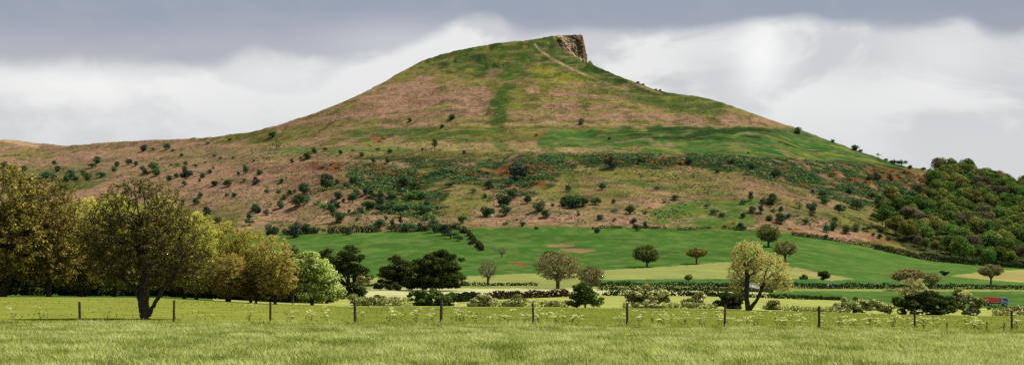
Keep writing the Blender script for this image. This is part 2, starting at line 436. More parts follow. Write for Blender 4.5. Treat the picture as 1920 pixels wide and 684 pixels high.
    mix(ell(1040, 350, 45, 30) * .8, 'yg'); mix(ell(1180, 340, 120, 22) * .65, 'yg'); mix(ell(1300, 345, 110, 24) * .6, 'bracken2')
    mix(ell(1250, 350, 160, 6, rot=.1) * .75, 'bgreen'); mix(ell(1100, 345, 30, 20) * .5, 'bracken2')
    mix(ell(1060, 395, 110, 14) * .6, 'bracken'); mix(ell(1110, 412, 180, 9) * .85, 'bracken'); mix(ell(970, 415, 50, 9) * .8, 'bracken')
    mix(ell(1330, 385, 80, 10) * .75, 'bgreen'); mix(ell(1310, 408, 90, 14) * .75, 'green'); mix(ell(1350, 397, 30, 5, rot=.8) * .8, 'bracken')
    mix(ell(1440, 390, 120, 30) * .55, 'bracken2'); mix(ell(1520, 400, 120, 16) * .5, 'green'); mix(ell(1540, 432, 120, 9, rot=.12) * .9, 'bracken')
    mix(ell(1660, 445, 40, 8) * .6, 'rust'); mix(ell(1470, 350, 60, 30) * .4, 'bracken2'); mix(ell(1660, 400, 40, 30) * .6, 'olive')
    mix(ell(750, 425, 260, 6) * .6, 'olive'); mix(ell(640, 428, 150, 4) * .6, 'yg')
    mix(uband(1010, 1440) * band(314, 372) * sstep(-.12, .05, fbm(X / 24, Y / 18, 181, 4)) * .65, 'yg')
    e = inpoly(wu, wv, TER) * sstep(-.3, -.12, fbm(X / 26, Y / 12, 171, 4)); mix(e * .95, 'teal')
    mix(inpoly(wu, wv, TER) * sstep(.06, .16, fbm(X / 20, Y / 8, 172, 4)) * .8, 'yel'); mix(inpoly(wu, wv, TER) * sstep(.05, .15, fbm(X / 22, Y / 7, 173, 4)) * .8, 'dgreen')
    mix(ell(1240, 271, 24, 4) * .9, 'bracken'); mix(ell(1070, 280, 150, 3) * .9, 'tan'); mix(ell(1390, 250, 26, 4) * .7, 'tan')
    mix(inpoly(wu, wv, LOWG) * .8, 'bgreen')
    e = inpoly(wu, wv, ESC); mix(e * sstep(-.2, -.05, fbm(X / 16, Y / 12, 174, 4)) * .92, 'dgreen')
    mix(e * sstep(.04, .14, fbm(X / 12, Y / 9, 175, 4)) * .7, 'green'); mix(e * sstep(.08, .16, fbm(X / 10, Y / 8, 176, 4)) * .8, 'bracken2')
    # gully stripes of green
    mix((1 - sstep(9, 20, seg_dist(u + n2 * 34 + n3 * 16, v + n2 * 8, [(1012,78),(985,112),(950,160),(936,200),(928,232)], .8))) * 1.0, 'green')
    mix((1 - sstep(4, 12, seg_dist(wu, wv, [(928,232),(925,265),(945,285)], .8))) * .8, 'green')
    mix((1 - sstep(6, 14, seg_dist(wu, wv, [(1015,270),(1050,300),(1060,340),(1070,380)], .8))) * .7, 'green')
    mix((1 - sstep(12, 30, seg_dist(wu, wv, [(1010,84),(1060,112),(1130,140),(1200,170),(1270,192),(1340,200)]))) * .85, 'green')
    mix((1 - sstep(5, 14, seg_dist(wu, wv, [(1110,125),(1170,150),(1240,172)]))) * .7, 'dgreen')
    # fine broken streaks everywhere on the hill
    st = fbm(X / 14, Y / 5, 140, 4)
    mix(sstep(.04, .18, st) * .55, 'yg'); mix(sstep(.08, .2, fbm(X / 10, Y / 5, 141, 4)) * .45, 'dgreen')
    mix(sstep(.1, .22, fbm(X / 16, Y / 6, 142, 4)) * .5, 'bracken')
    mix(inpoly(wu, wv, TER) * sstep(-.16, .0, fbm(X / 26, Y / 14, 190, 4)) * .38, 'teal'); mix(band(239, 262, 3) * uband(1170, 1460) * sstep(-.1, .02, fbm(X / 16, Y / 9, 191, 4)) * .8, 'dgreen')
    # rust patches on the ground below the gorse clumps
    for (a, b, ru, rv) in RUST: mix(ell(a, b, ru, rv, .5) * sstep(-.12, .06, n3) * .9, 'rust')
    # sandy path and worn ground (follow it closely, little warp)
    pu, pv = u + n3 * 5, v + n3 * 2
    mix(.75 - .75 * sstep(.8, 2.6, seg_dist(pu, pv, [(1003,84),(1014,96),(1040,113),(1062,124),(1082,134),(1100,142)])), 'sand')
    mix((1 - sstep(.8, 2.4, seg_dist(pu, pv, [(1100,142),(1140,158),(1180,172)]))) * .6, 'tan')
    mix((1 - sstep(.8, 2.6, seg_dist(pu, pv, [(1180,152),(1210,165),(1240,176)]))) * .7, 'tan')
    mix((1 - sstep(1., 2.6, seg_dist(pu, pv, [(480,303),(640,300),(720,303),(760,312),(800,324)]))) * .6, 'tan')
    mix((1 - sstep(1., 2.2, seg_dist(pu, pv, [(930,210),(926,240),(925,268),(950,288)]))) * .5, 'green')
    mix((1 - sstep(2, 4, np.hypot((u - 1035) / 2.2, v - 88) )) * .9, 'drock'); mix((1 - sstep(3, 6, np.hypot((u - 1015) / 2, v - 84))) * .5, 'drock')
    mix((1 - sstep(2, 5, seg_dist(pu, pv, [(0,262),(30,266),(70,274)]))) * .8, 'sand')
    # below wood: ground mixed towards dark green
    mix((inpoly(u, v, WOODP)) * .85, 'dgreen')
    # --- valley fields
    fw = v + n2 * 2.0
    fld = sstep(-1.5, 1.5, fw - FOOT(u + n2 * 10))
    g = np.zeros_like(c) + C['field']
    big = fbm(X / 60, Y / 25, 150, 3)
    g = g * (1 + big[..., None] * .35)
    g = g + (C['field2'] - g) * sstep(1440, 1600, u)[..., None] * .6
    def gp(poly, k, w=1.0):
        nonlocal g
        m = inpoly(u + n3 * 8, v + n3 * 1.6, poly)[..., None] * w
        g = g * (1 - m) + C[k] * m
    gp([(440,523),(880,517),(1000,512),(1120,506),(1250,500),(1370,490),(1420,492),(1480,500),(1560,517),(1500,524),(1370,522),(1180,523),(1100,532),(440,534)], 'strip')
    gp([(1100,524),(1500,522),(1720,528),(1920,534),(1920,541),(1400,537),(1100,533)], 'teal')
    gp([(1780,517),(1850,508),(1960,503),(2300,503),(2300,534),(1960,532),(1870,526)], 'tfield')
    gp([(1490,500),(1540,512),(1600,522),(1560,526),(1480,515)], 'tfield', .8)
    gp([(400,533),(1100,531),(1500,537),(2400,540),(2400,548),(1400,545),(1060,541),(400,541)], 'strip', .8)
    gp([(600,545),(760,540),(1060,540),(1500,546),(1500,556),(1060,552),(860,557),(600,562)], 'pale')
    gp([(400,552),(860,557),(1080,551),(1440,556),(1590,562),(1590,600),(400,600)], 'lime')
    gp([(1440,546),(2400,546),(2400,586),(1580,586),(1580,561),(1440,556)], 'field')
    gp([(1590,577),(2400,579),(2400,600),(1590,600)], 'lime')
    gp([(1024,459),(1058,457),(1078,460),(1062,463),(1030,463)], 'soil')
    gp([(1042,466),(1066,465),(1092,466),(1113,466),(1116,470),(1088,474),(1062,471)], 'soil')
    gp([(1050,463),(1090,460),(1110,463),(1100,465),(1060,465)], 'dgreen', .35)
    gp([(952,489),(975,490),(1000,500),(975,499)], 'rust', .8)
    g = g * (1 + n2[..., None] * .3)
    g += (C['strip'] - g) * (np.clip(n3 * 1.6, 0, .2))[..., None]
    c = c * (1 - fld[..., None]) + g * fld[..., None]
    # --- pasture and crop ground
    near = (Y < 166)[..., None]
    pa = lin(130, 140, 58) * (1 + fbm(X / 5, Y / 5, 160, 4)[..., None] * .35)
    pa = pa + (lin(150, 158, 68) - pa) * ((1 - sstep(560, 700, u)) * .8)[..., None]
    pa = np.where((Y < 80.6)[..., None], lin(70, 80, 34), pa)
    c = np.where(near, pa, c)
    return np.clip(c, 0, 1) * KA

ESC = [(640,306),(700,302),(760,310),(820,316),(880,300),(960,291),(1060,291),(1200,289),(1330,289),(1420,297),(1500,299),(1600,309),(1700,325),(1750,338),
       (1740,372),(1690,400),(1620,392),(1560,374),(1500,352),(1420,334),(1300,313),(1150,312),(1050,320),(1012,362),(960,374),(900,350),(850,345),(805,388),(740,396),(690,372),(650,335)]
TER = [(1010,244),(1180,238),(1400,241),(1500,256),(1600,280),(1690,312),(1600,305),(1420,294),(1240,285),(1100,283),(1010,272)]
LOWG = [(1210,398),(1300,372),(1420,372),(1470,380),(1400,392),(1420,428),(1260,425),(1190,418),(1230,408)]
RUST = [(618,312,30,10),(705,318,28,8),(745,325,34,8),(770,342,22,8),(905,326,14,8),(940,322,14,7),(975,322,40,14),(1010,312,20,8),(1005,345,12,12),
        (1140,297,24,6),(1165,302,14,5),(1215,298,16,7),(1240,301,24,8),(1280,304,20,6),(1010,253,12,6),(1478,319,14,7),(1486,336,8,5),(1505,346,10,5),(1555,324,12,6),
        (1590,337,18,5),(1618,340,14,6),(1640,325,24,10),(1670,330,24,12),(1700,332,26,12),(1730,345,24,14),(1745,335,20,12),(1485,430,10,3),(1370,417,10,4),(1360,424,6,3),
        (715,262,16,5),(890,325,16,6),(1515,350,8,4),(1080,395,6,3)]
WOODP = [(1742,322),(1920,362),(2300,450),(2300,512),(1920,502),(1760,488),(1690,462),(1668,425),(1680,395),(1715,370),(1742,345)]

# ------------------------------------------------------------------ terrain mesh
du = np.concatenate([np.arange(-880, -60, 20.0), np.arange(-60, 1980, 2.6), np.arange(1980, 2881, 20.0)])
svals = (du - CU) / F
v_rows = []
yrows = list(np.arange(-120, 20, 14.0)) + list(np.arange(20, 79, 3.0)) + [79.3, 79.8, 80.3, 80.8, 81.2] + list(np.arange(83, 165, 3.0)) + [165]
yrows += list(np.arange(167, 200, 3.0)) + list(np.arange(200, 480, 5.0)) + list(np.arange(480, 880, 4.0)) + list(np.arange(880, 1640, 2.6))
yrows += list(np.arange(1640, 2400, 20.0)) + list(np.arange(2400, 9001, 300.0))
yrows = np.array(yrows)
Sg, Yg = np.meshgrid(svals, yrows, indexing='ij')
Xg = Sg * np.maximum(Yg, 81)
Zg = H(Xg, Yg)
Ypos = np.maximum(Yg, 20)
colr = paint(np.where(Yg < 20, 0, Xg), Ypos, np.where(Yg < 20, 0, Zg))
ny = len(yrows)
idx = np.arange(len(svals) * ny).reshape(len(svals), ny)
quads = np.stack([idx[:-1, :-1], idx[1:, :-1], idx[1:, 1:], idx[:-1, 1:]], -1)
ycen = (Yg[:-1, :-1] + Yg[1:, 1:]) / 2
vcen = HV - (Zg[:-1, :-1] - CAMZ) * F / np.maximum((Ypos[:-1, :-1]), 1)
ucen = CU + Sg[:-1, :-1] * F
is_crop = ycen < 80.8
is_past = (~is_crop) & (ycen < 165)
is_hill = (ycen > 860) | ((vcen < FOOT(ucen)) & (ycen > 650))
is_val = ~(is_crop | is_past | is_hill)
VALL = np.stack([Xg, Yg, Zg], -1).reshape(-1, 3); CALL = colr.reshape(-1, 3)
M['g_hill'] = groundmat('hill_turf', [3.0, 9.0, 1.0, 5.0], .21, .8, .5, 1.2)
M['g_val'] = groundmat('valley_turf', [2.0, 12.0], .14, .5, .6, .3)
M['g_past'] = groundmat('pasture_turf', [.5, 3.0], .22, .7, 2.0, .12, speck=((.05, .06, .02), .70, 1.4))
M['g_crop'] = groundmat('crop_soil', [.4], .3, .6, 3.0, .08)
for nm, mask, mt, lb in (('crop_field', is_crop, 'g_crop', 'pale green crop field in front of the fence'), ('pasture_field', is_past, 'g_past', 'short grass pasture just beyond the fence'),
                 ('valley_fields', is_val, 'g_val', 'green and pale fields at the foot of the hill'), ('hill', is_hill, 'g_hill', 'bracken and grass hill with a pointed summit')):
    q = quads[mask]
    used, inv = np.unique(q, return_inverse=True)
    o = mk(nm, VALL[used], inv.reshape(q.shape), M[mt], colr=CALL[used], smooth=True)
    tag(o, lb, kind='structure')

# ------------------------------------------------------------------ leaves, skeletons
def rand_unit(n):
    a = rs.normal(size=(n, 3)); return a / np.linalg.norm(a, axis=1, keepdims=True)

def leaf_quads(cen, size, nrm=None, aspect=.6, jit=.5):
    n = len(cen)
    size = np.broadcast_to(size, (n,)) * rs.uniform(.6, 1.3, n)
    nn = rand_unit(n)
    if nrm is not None:
        nn = nrm + nn * jit; nn /= np.linalg.norm(nn, axis=1, keepdims=True) + 1e-9
    t = np.cross(nn, rand_unit(n)); t /= np.linalg.norm(t, axis=1, keepdims=True) + 1e-9
    b = np.cross(nn, t)
    t = t * size[:, None] * .5; b = b * size[:, None] * .5 * aspect
    V = np.stack([cen - t, cen - b + t * .1, cen + t, cen + b + t * .1], 1).reshape(-1, 3)
    return V, np.arange(n * 4).reshape(n, 4)

def tube_edges(P0, P1, r0, r1, ns=5):
    d = P1 - P0; L = np.linalg.norm(d, axis=1, keepdims=True) + 1e-9; d = d / L
    ref = np.where(np.abs(d[:, 2:3]) < .9, np.array([[0, 0, 1.]]), np.array([[1., 0, 0]]))
    a = np.cross(d, ref); a /= np.linalg.norm(a, axis=1, keepdims=True); b = np.cross(d, a)
    P0 = P0 - d * np.minimum(r0[:, None] * .4, L * .2)
    vs = []
    for Pq, r in ((P0, r0), (P1, r1)):
        for k in range(ns):
            t = 2 * math.pi * k / ns
            vs.append(Pq + r[:, None] * (math.cos(t) * a + math.sin(t) * b))
    V = np.stack(vs, 1)
    n = len(P0); base = (np.arange(n) * 2 * ns)[:, None]
    fs = []
    for k in range(ns):
        fs.append(np.concatenate([base + k, base + (k + 1) % ns, base + ns + (k + 1) % ns, base + ns + k], 1))
    return V.reshape(-1, 3), np.concatenate(fs, 0)

def skeleton(stems, ells, N, alpha=.35, tip=.012, expo=2.35, jitter=.12, hollow=.0, maxr=None):
    """stems: list of polylines (first starts at base); ells: (centre, radii) crown ellipsoids."""
    pos = []; par = []
    for st in stems:
        st = np.array(st, float)
        if not pos: prev = -1
        else: prev = int(np.argmin(np.linalg.norm(np.array(pos) - st[0], axis=1))); st = st[1:]
        for p in st: pos.append(p); par.append(prev); prev = len(pos) - 1
    vol = np.array([e[1][0] * e[1][1] * e[1][2] for e in ells]) ** .8; vol /= vol.sum()
    pts = []
    for k, (c, r) in enumerate(ells):
        n = int(N * vol[k]) + 1
        d = rand_unit(n); rad = rs.uniform(hollow, 1, n) ** (1 / 2.2)
        pts.append(np.array(c) + d * np.array(r) * rad[:, None])
    pts = np.concatenate(pts)
    base = np.array(stems[0][-1])
    pts = pts[np.argsort(np.linalg.norm(pts - base, axis=1))]
    n0 = len(pos); n = n0 + len(pts)
    A = np.zeros((n, 3)); A[:n0] = pos; pl = np.zeros(n); pa = np.full(n, -1, int); pa[:n0] = par
    first = max(1, len(stems[0]) // 2)
    for i in range(1, n0): pl[i] = pl[pa[i]] + np.linalg.norm(A[i] - A[pa[i]])
    blocked = np.zeros(n, bool); blocked[:first] = True
    for i, p in enumerate(pts):
        m = n0 + i
        d = np.linalg.norm(A[:m] - p, axis=1)
        cost = d + alpha * pl[:m] + (A[:m, 2] > p[2] + .15) * d * .35
        cost[blocked[:m]] += 1e3
        j = int(np.argmin(cost)); A[m] = p; pa[m] = j; pl[m] = pl[j] + d[j]
    # radii
    r = np.zeros(n); kids = np.zeros(n, int)
    order = np.argsort(-pl)
    acc = np.zeros(n)
    for i in order:
        if acc[i] == 0: acc[i] = tip ** expo
        r[i] = acc[i] ** (1 / expo)
        if pa[i] >= 0: acc[pa[i]] += acc[i]; kids[pa[i]] += 1
    return A, pa, r, kids

def skel_tree(name_v, stems, ells, N, leaves, leaf, leafspread, matl, bark, alpha=.35, tip=.012, trunk_r=None, jit=.6, out=.0, hollow=.25, ns=5):
    A, pa, r, kids = skeleton(stems, ells, N, alpha, tip, hollow=hollow)
    if trunk_r: r = np.minimum(r * (trunk_r / r[0]) ** (np.log(r / tip + 1) / np.log(r[0] / tip + 1)), trunk_r * 1.05)
    # break every edge into three with a little crookedness
    e = np.where(pa >= 0)[0]
    P0, P1 = A[pa[e]], A[e]
    L = np.linalg.norm(P1 - P0, axis=1, keepdims=True)
    j1 = rand_unit(len(e)) * L * .09; j2 = rand_unit(len(e)) * L * .09
    big = (r[e] > .12)[:, None]; j1 = np.where(big, j1 * .3, j1); j2 = np.where(big, j2 * .3, j2)
    Q1 = P0 + (P1 - P0) * .35 + j1; Q2 = P0 + (P1 - P0) * .7 + j2 + np.array([0, 0, 1]) * L * .03
    rp = np.minimum(r[pa[e]], r[e] * 1.45)
    ra = rp * .75 + r[e] * .25; rb = rp * .4 + r[e] * .6
    V1, F1 = tube_edges(np.concatenate([P0, Q1, Q2]), np.concatenate([Q1, Q2, P1]), np.concatenate([rp, ra, rb]), np.concatenate([ra, rb, r[e]]), ns)
    # base flare
    o_tr = mk('trunk', V1, F1, bark, smooth=True)
    # leaves gathered round thin twigs
    thin = np.where(r < tip * 2.4)[0]
    pick = rs.choice(thin, leaves)
    t = rs.uniform(0, 1, leaves)[:, None]
    cen = A[pick] * t + A[np.maximum(pa[pick], 0)] * (1 - t)
    off = rand_unit(leaves) * (rs.uniform(0, 1, leaves)[:, None] ** .6) * leafspread
    off[:, 2] *= .75
    cen = cen + off
    cc = np.mean(A[thin], axis=0)
    nrm = off / (np.linalg.norm(off, axis=1, keepdims=True) + 1e-6) + np.array([0, 0, .5])
    V2, F2 = leaf_quads(cen, leaf, nrm, .65, 1.0)
    clump = rs.uniform(-.25, .25, len(A))[pick]
    rn = np.clip(rs.uniform(.0, 1, leaves) * .7 + .15 + clump, 0, 1)
    o_cr = mk('crown', V2, F2, matl, rnd=rn)
    for o in (o_tr, o_cr): col.objects.unlink(o)
    return o_tr, o_cr

def place_tree(proto, name, label, group, loc, rz=0.0, sc=1.0, mat=None, cat='tree'):
    root = empty(name, loc, label, cat, group, rz, sc)
    for p in proto:
        c = p.copy(); c.parent = root; col.objects.link(c)
        c.name = 'trunk' if p.name.startswith('trunk') else 'crown'
        if mat is not None and c.name.startswith('crown'):
            c.data = proto_recol(p.data, mat)
    return root
_recol = {}
def proto_recol(me, mat):
    k = (me.name, mat.name)
    if k not in _recol:
        m2 = me.copy(); m2.materials.clear(); m2.materials.append(mat); _recol[k] = m2
    return _recol[k]

def clump_crown(nclump, nleaf, leaf, rx=.5, rz=.5, cz=.5, cr=(.14, .24), flat=.75, low=-.6, shell=.75, seed=None):
    """unit crown of leaf clumps"""
    cs = []; 
    d = rand_unit(nclump); d[:, 2] = np.where(d[:, 2] < low, -d[:, 2], d[:, 2])
    rr = rs.uniform(shell - .35, shell, nclump)
    cen = d * rr[:, None] * np.array([rx, rx, rz]) + np.array([0, 0, cz])
    cr_ = rs.uniform(*cr, nclump)
    per = nleaf // nclump
    P_ = []; N_ = []; R_ = []
    for i in range(nclump):
        dd = rand_unit(per); dd[:, 2] = np.where(rs.uniform(size=per) < .35, np.abs(dd[:, 2]), dd[:, 2])
        k = rs.uniform(.75, 1.08, per)[:, None]
        P_.append(cen[i] + dd * k * cr_[i] * np.array([1, 1, flat])); N_.append(dd)
        R_.append(np.clip(rs.uniform(.1, .9, per) + rs.uniform(-.22, .22), 0, 1))
    Pn = np.concatenate(P_); Nn = np.concatenate(N_); Rn = np.concatenate(R_)
    Pn[:, 2] = np.maximum(Pn[:, 2], .01)
    V, Fq = leaf_quads(Pn, leaf, Nn, .8, .45)
    return V, Fq, Rn

def small_tree_mesh(name, mats, nclump, nleaf, leaf, trunk=.06, **kw):
    V, Fq, R = clump_crown(nclump, nleaf, leaf, **kw)
    tv, tf = tube_edges(np.array([[0, 0, -.05], [.01, 0, .2]]), np.array([[.01, 0, .2], [0, 0, .6]]), np.array([trunk, trunk * .7]), np.array([trunk * .7, trunk * .3]), 5)
    VV = np.concatenate([V, tv]); FF = np.concatenate([Fq, tf + len(V)])
    mi = np.concatenate([np.zeros(len(Fq)), np.ones(len(tf))])
    o = mk(name, VV, FF, mats, rnd=np.concatenate([R, np.full(len(tf), .5)]), mi=mi)
    col.objects.unlink(o)
    return o

# ------------------------------------------------------------------ labels for the many small plants
ORD = ['first','second','third','fourth','fifth','sixth','seventh','eighth','ninth','tenth','eleventh','twelfth','thirteenth','fourteenth','fifteenth','sixteenth','seventeenth','eighteenth','nineteenth','twentieth']
def hill_labels(items, kind_of, rows, cols, cat, group_fmt):
    """items: list of (obj, u, v, adjective). Writes a label that places each one by landmark and order"""
    cells = {}
    for it in items:
        o, u, v, adj = it
        r = next(n for lim, n in rows if v < lim); c = next(n for lim, n in cols if u < lim)
        cells.setdefault((adj, r, c), []).append(it)
    for (adj, r, c), lst in cells.items():
        lst.sort(key=lambda t: t[1])
        for i, (o, u, v, a) in enumerate(lst):
            w = f'{adj} {kind_of} {r} {c}'
            if len(lst) > 1: w += ', ' + ORD[min(i, 19)] + ' from left'
            o['label'] = w; o['category'] = cat; o['group'] = group_fmt

# ------------------------------------------------------------------ plants on the hill
BM = {}
def proto_set(pref, mat, n, ncl, nlf, leaf, **kw):
    BM[pref] = [small_tree_mesh('hillside_bush', [M[mat], M['bark_dark']], ncl, nlf, leaf, .05, **kw) for _ in range(n)]
proto_set('round', 'bluegreen', 4, 14, 1500, .075, rx=.46, rz=.42, cz=.40, cr=(.18, .28), low=-1)
proto_set('olive', 'bush_olive', 4, 14, 1500, .075, rx=.46, rz=.42, cz=.40, cr=(.18, .28), low=-1)
proto_set('dark', 'bush_dark', 3, 12, 1300, .075, rx=.46, rz=.4, cz=.38, cr=(.2, .3), low=-1)
proto_set('low', 'bluegreen', 4, 12, 800, .075, rx=.55, rz=.24, cz=.22, cr=(.13, .2), low=-.2)
proto_set('thin', 'bush_olive', 3, 8, 260, .07, rx=.5, rz=.45, cz=.45, cr=(.12, .2), low=-.8)
proto_set('cone', 'bluegreen', 2, 16, 800, .08, rx=.28, rz=.5, cz=.5, cr=(.14, .2), low=-1)
proto_set('rust', 'gorse', 4, 12, 600, .09, rx=.55, rz=.26, cz=.2, cr=(.12, .22), low=-.1)

HB1 = "20 285 30;120 305 25;222 325 45 r;265 343 30;268 272 25;285 300 32;348 325 45;370 352 30;330 355 30;430 335 50 o;480 255 40;455 287 45 l;497 332 50 l;305 388 55 o;563 302 28;577 280 25;635 268 30;670 275 28;709 194 38 d;754 208 26 l;822 198 25;852 210 20;893 215 14 t;895 240 14;825 257 16 t;778 268 22 t;757 295 40 o;770 320 36;716 318 22 d;835 348 26;910 370 30;915 275 24;912 308 20;915 330 42 d;935 325 30;870 335 25;1000 335 28;1033 318 22 d;1053 297 14 d;985 360 14 d;1096 355 12;1059 366 38 o;1121 375 34;988 432 26;967 465 26;1022 510 32;1072 553 32;1118 432 22 o;1155 434 20;1145 587 46 l;1230 540 26;1232 568 52 l;1205 362 24 l;1176 325 18;1213 307 28 c;1258 350 22;1256 370 22 d;1258 490 40;1088 252 16;1024 178 22 l;1133 160 12 d;1253 265 10 d;1058 240 14;700 300 20;845 285 22 l;960 290 26 l;880 285 26 l;1015 272 18 l;1150 250 12;200 365 20 d;60 330 18 t;160 330 20 t;410 318 22"
HB2 = "83 128 36 o;965 42 36;760 68 16 d;919 95 16 d;1153 22 26 t;254 233 44;286 213 26;418 222 22;880 185 24 c;660 214 28;745 188 18 t;522 232 22;178 264 20 d;579 262 26;651 262 20 d;1028 220 18 d;100 188 40 t;17 320 26;5 362 26 d;125 362 26;344 365 55;370 345 22;53 418 18;110 412 30;138 445 24;165 420 22;190 415 20;241 405 52;212 458 58 o;252 450 34;120 482 32;68 478 22 t;50 516 30;8 505 32 d;400 370 22;445 385 30;482 352 40 o;408 432 36;433 458 20;380 466 24 d;370 495 46;404 485 26 d;408 530 60 o;497 420 50;475 445 40;545 415 28 d;570 425 30;615 420 25;615 438 28;555 465 66 o;665 440 45;610 465 36 d;715 415 50 l;725 365 56;790 385 60 l;760 437 44 o;825 430 60 l;838 468 34;663 480 50;625 505 60 l;698 495 40;733 500 32;815 510 80 l;845 500 30 d;838 545 26;523 512 20;490 525 32 l;500 553 16;608 568 46;672 565 30 c;713 555 28 c;660 522 24 l;460 512 14;805 580 26;80 605 60;190 600 72 d;247 598 45 d;292 603 58 l;450 607 40 d;568 605 45 l;378 604 20;670 600 50 l;745 598 68 l;820 596 50 l;880 590 50;930 605 50 d;960 632 55 l;995 648 50 l;1060 665 26 d;1015 597 38;1019 545 48 o;1145 505 58;1230 508 48;1225 440 75;1150 385 36;1068 413 40 l;1130 440 20;950 385 40 l;1245 370 40;1230 578 25 l;900 600 30 l;330 608 30 l;640 545 18;140 610 26 l;120 590 16 t;220 250 20 l;340 210 24 l;600 210 22 l;560 190 16 t;700 205 18 t;820 205 18;480 215 20 l"
HB3 = "342 72 26;22 305 80 d;15 355 50 l;0 425 40;75 448 48;132 490 44;165 525 38;52 572 28 o;23 555 12 d;310 455 70 t;300 462 60;262 462 44;350 465 40 o;412 455 46;445 388 36;278 400 28;502 466 18 d;580 505 42;503 513 28 l;436 540 34;500 560 26 l;600 560 26;612 587 22;656 575 26 c;418 603 30 d;654 522 26 l;710 527 18 l;328 527 18 d;710 400 34 l;803 448 24 o;120 593 20;750 470 14;490 275 50 d;640 265 40 l;1015 308 28;1080 268 40 l;1185 290 30;1165 225 14 d;1140 470 44 l;1177 440 32 c;1188 495 40;1236 462 30;1228 503 24 c;1130 585 36;1000 520 40 l;1035 535 30 l;965 492 30 l;1140 535 22;870 260 40 d;480 155 14 d;620 605 30 l;590 500 20;1050 590 14 d;760 270 24 l;200 480 20"
HB4 = "148 115 26;430 178 32;456 190 20;320 152 16;546 235 30 t;625 270 55 l;660 282 40 l;700 295 20;765 303 36 l;800 312 20 d;42 322 44;22 452 50;65 498 28;30 512 36 l;65 548 48;100 535 24 d;155 480 40 t;215 490 40;280 455 36;270 430 35 o;350 492 50;376 492 30;437 480 42;220 525 45 l;333 550 30 o;323 590 34;290 598 36;385 600 40 o;433 596 34;488 602 50 l;285 636 24;400 630 20 t;520 628 18;550 632 28;600 640 30 o;550 455 40;405 412 26;220 415 14 d;185 562 30 o;555 602 30;830 375 40;880 395 50;750 410 40 o;715 435 50;540 340 40 d;495 345 30 d;510 430 40 o;8 545 30;580 262 24 l;605 350 28 d;640 470 46 o;680 480 50 o;600 480 40 t;650 420 36;790 365 40 l;700 540 44 o;640 575 46 o"
items = []
KN2 = dict(r=('round','round green bush'), o=('olive','olive green bush'), d=('dark','near black bush'), l=('low','low wide bush'), t=('thin','thin see-through bush'), c=('cone','narrow upright bush'))
for txt, ox in ((HB1, 0), (HB2, 480), (HB3, 960), (HB4, 1440)):
    for k, rec in enumerate(txt.split(';')):
        q = rec.split(); zx, zy, w = float(q[0]), float(q[1]), float(q[2]); kd = q[3] if len(q) > 3 else 'r'
        pre, adj = KN2[kd]
        u = zx / 2.631 + ox; vc = zy / 2.631 + 200; wp = w / 2.631 * (1.36 if kd != 'l' else 1.25)
        hp = wp * {'l': .5, 'c': 1.35}.get(kd, .95)
        vb = vc + hp * .5
        sk = float(np.interp(u, SKY[:, 0], SKY[:, 1]))
        vb = max(vb, sk + 2)
        g = G(u, vb, 500.0)
        s = wp * g[1] / F
        src = BM[pre][rs.randint(len(BM[pre]))]
        o = src.copy(); o.name = 'hillside_bush' if kd != 'c' else 'hillside_conifer'
        o.location = (g[0], g[1], g[2] - .1); o.rotation_euler[2] = rs.uniform(0, 6.28)
        s *= rs.uniform(.82, 1.2); sz = s * {'l': .95, 'c': .95}.get(kd, .98) * rs.uniform(.85, 1.1)
        if kd == 'c': s *= 1.35; sz = s
        o.scale = (s, s, sz)
        col.objects.link(o); items.append((o, u, vc, adj))
ROWS = [(262, 'on the upper hill'), (294, 'on the grassy shelf'), (345, 'below the shelf edge'), (390, 'on the lower slope'), (9999, 'near the hill foot')]
COLS = [(150, 'over the brown wood'), (330, 'over the spreading oak'), (480, 'over the yellow crowns'), (580, 'over the pale leafy tree'), (690, 'over the green pasture'), (790, 'over the two-lobed dark trees'),
        (900, 'left of the bare tree'), (1010, 'over the bare tree'), (1150, 'below the summit crag'), (1300, 'over the lone field trees'), (1430, 'over the tall yellow tree'), (1560, 'right of the tall yellow tree'),
        (1660, 'short of the hanging wood'), (9999, 'beside the hanging wood')]
hill_labels(items, '', ROWS, COLS, 'bush', 'bushes scattered over the hillside')
for o, u, v, a in items: o['label'] = o['label'].replace('  ', ' ').replace('bush  on', 'bush on')

gi = []
for (a, b, ru, rv) in RUST:
    n = max(1, int(ru * rv / 30))
    for k in range(n):
        t = rs.uniform(0, 6.28); r = math.sqrt(rs.uniform()) * .8
        u = a + math.cos(t) * ru * r; v = b + math.sin(t) * rv * r
        g = G(u, v + 2, 700.0); s = rs.uniform(7, 12) * g[1] / F
        src = BM['rust'][rs.randint(4)]; o = src.copy(); o.name = 'rusty_shrub'; o.location = (g[0], g[1], g[2] - .2)
        o.rotation_euler[2] = rs.uniform(0, 6.28); o.scale = (s, s, s * rs.uniform(.8, 1.2)); col.objects.link(o)
        gi.append((o, u, v, 'low rust-brown'))
hill_labels(gi, 'shrub', ROWS, COLS, 'shrub', 'rust-brown shrubs on the hillside')

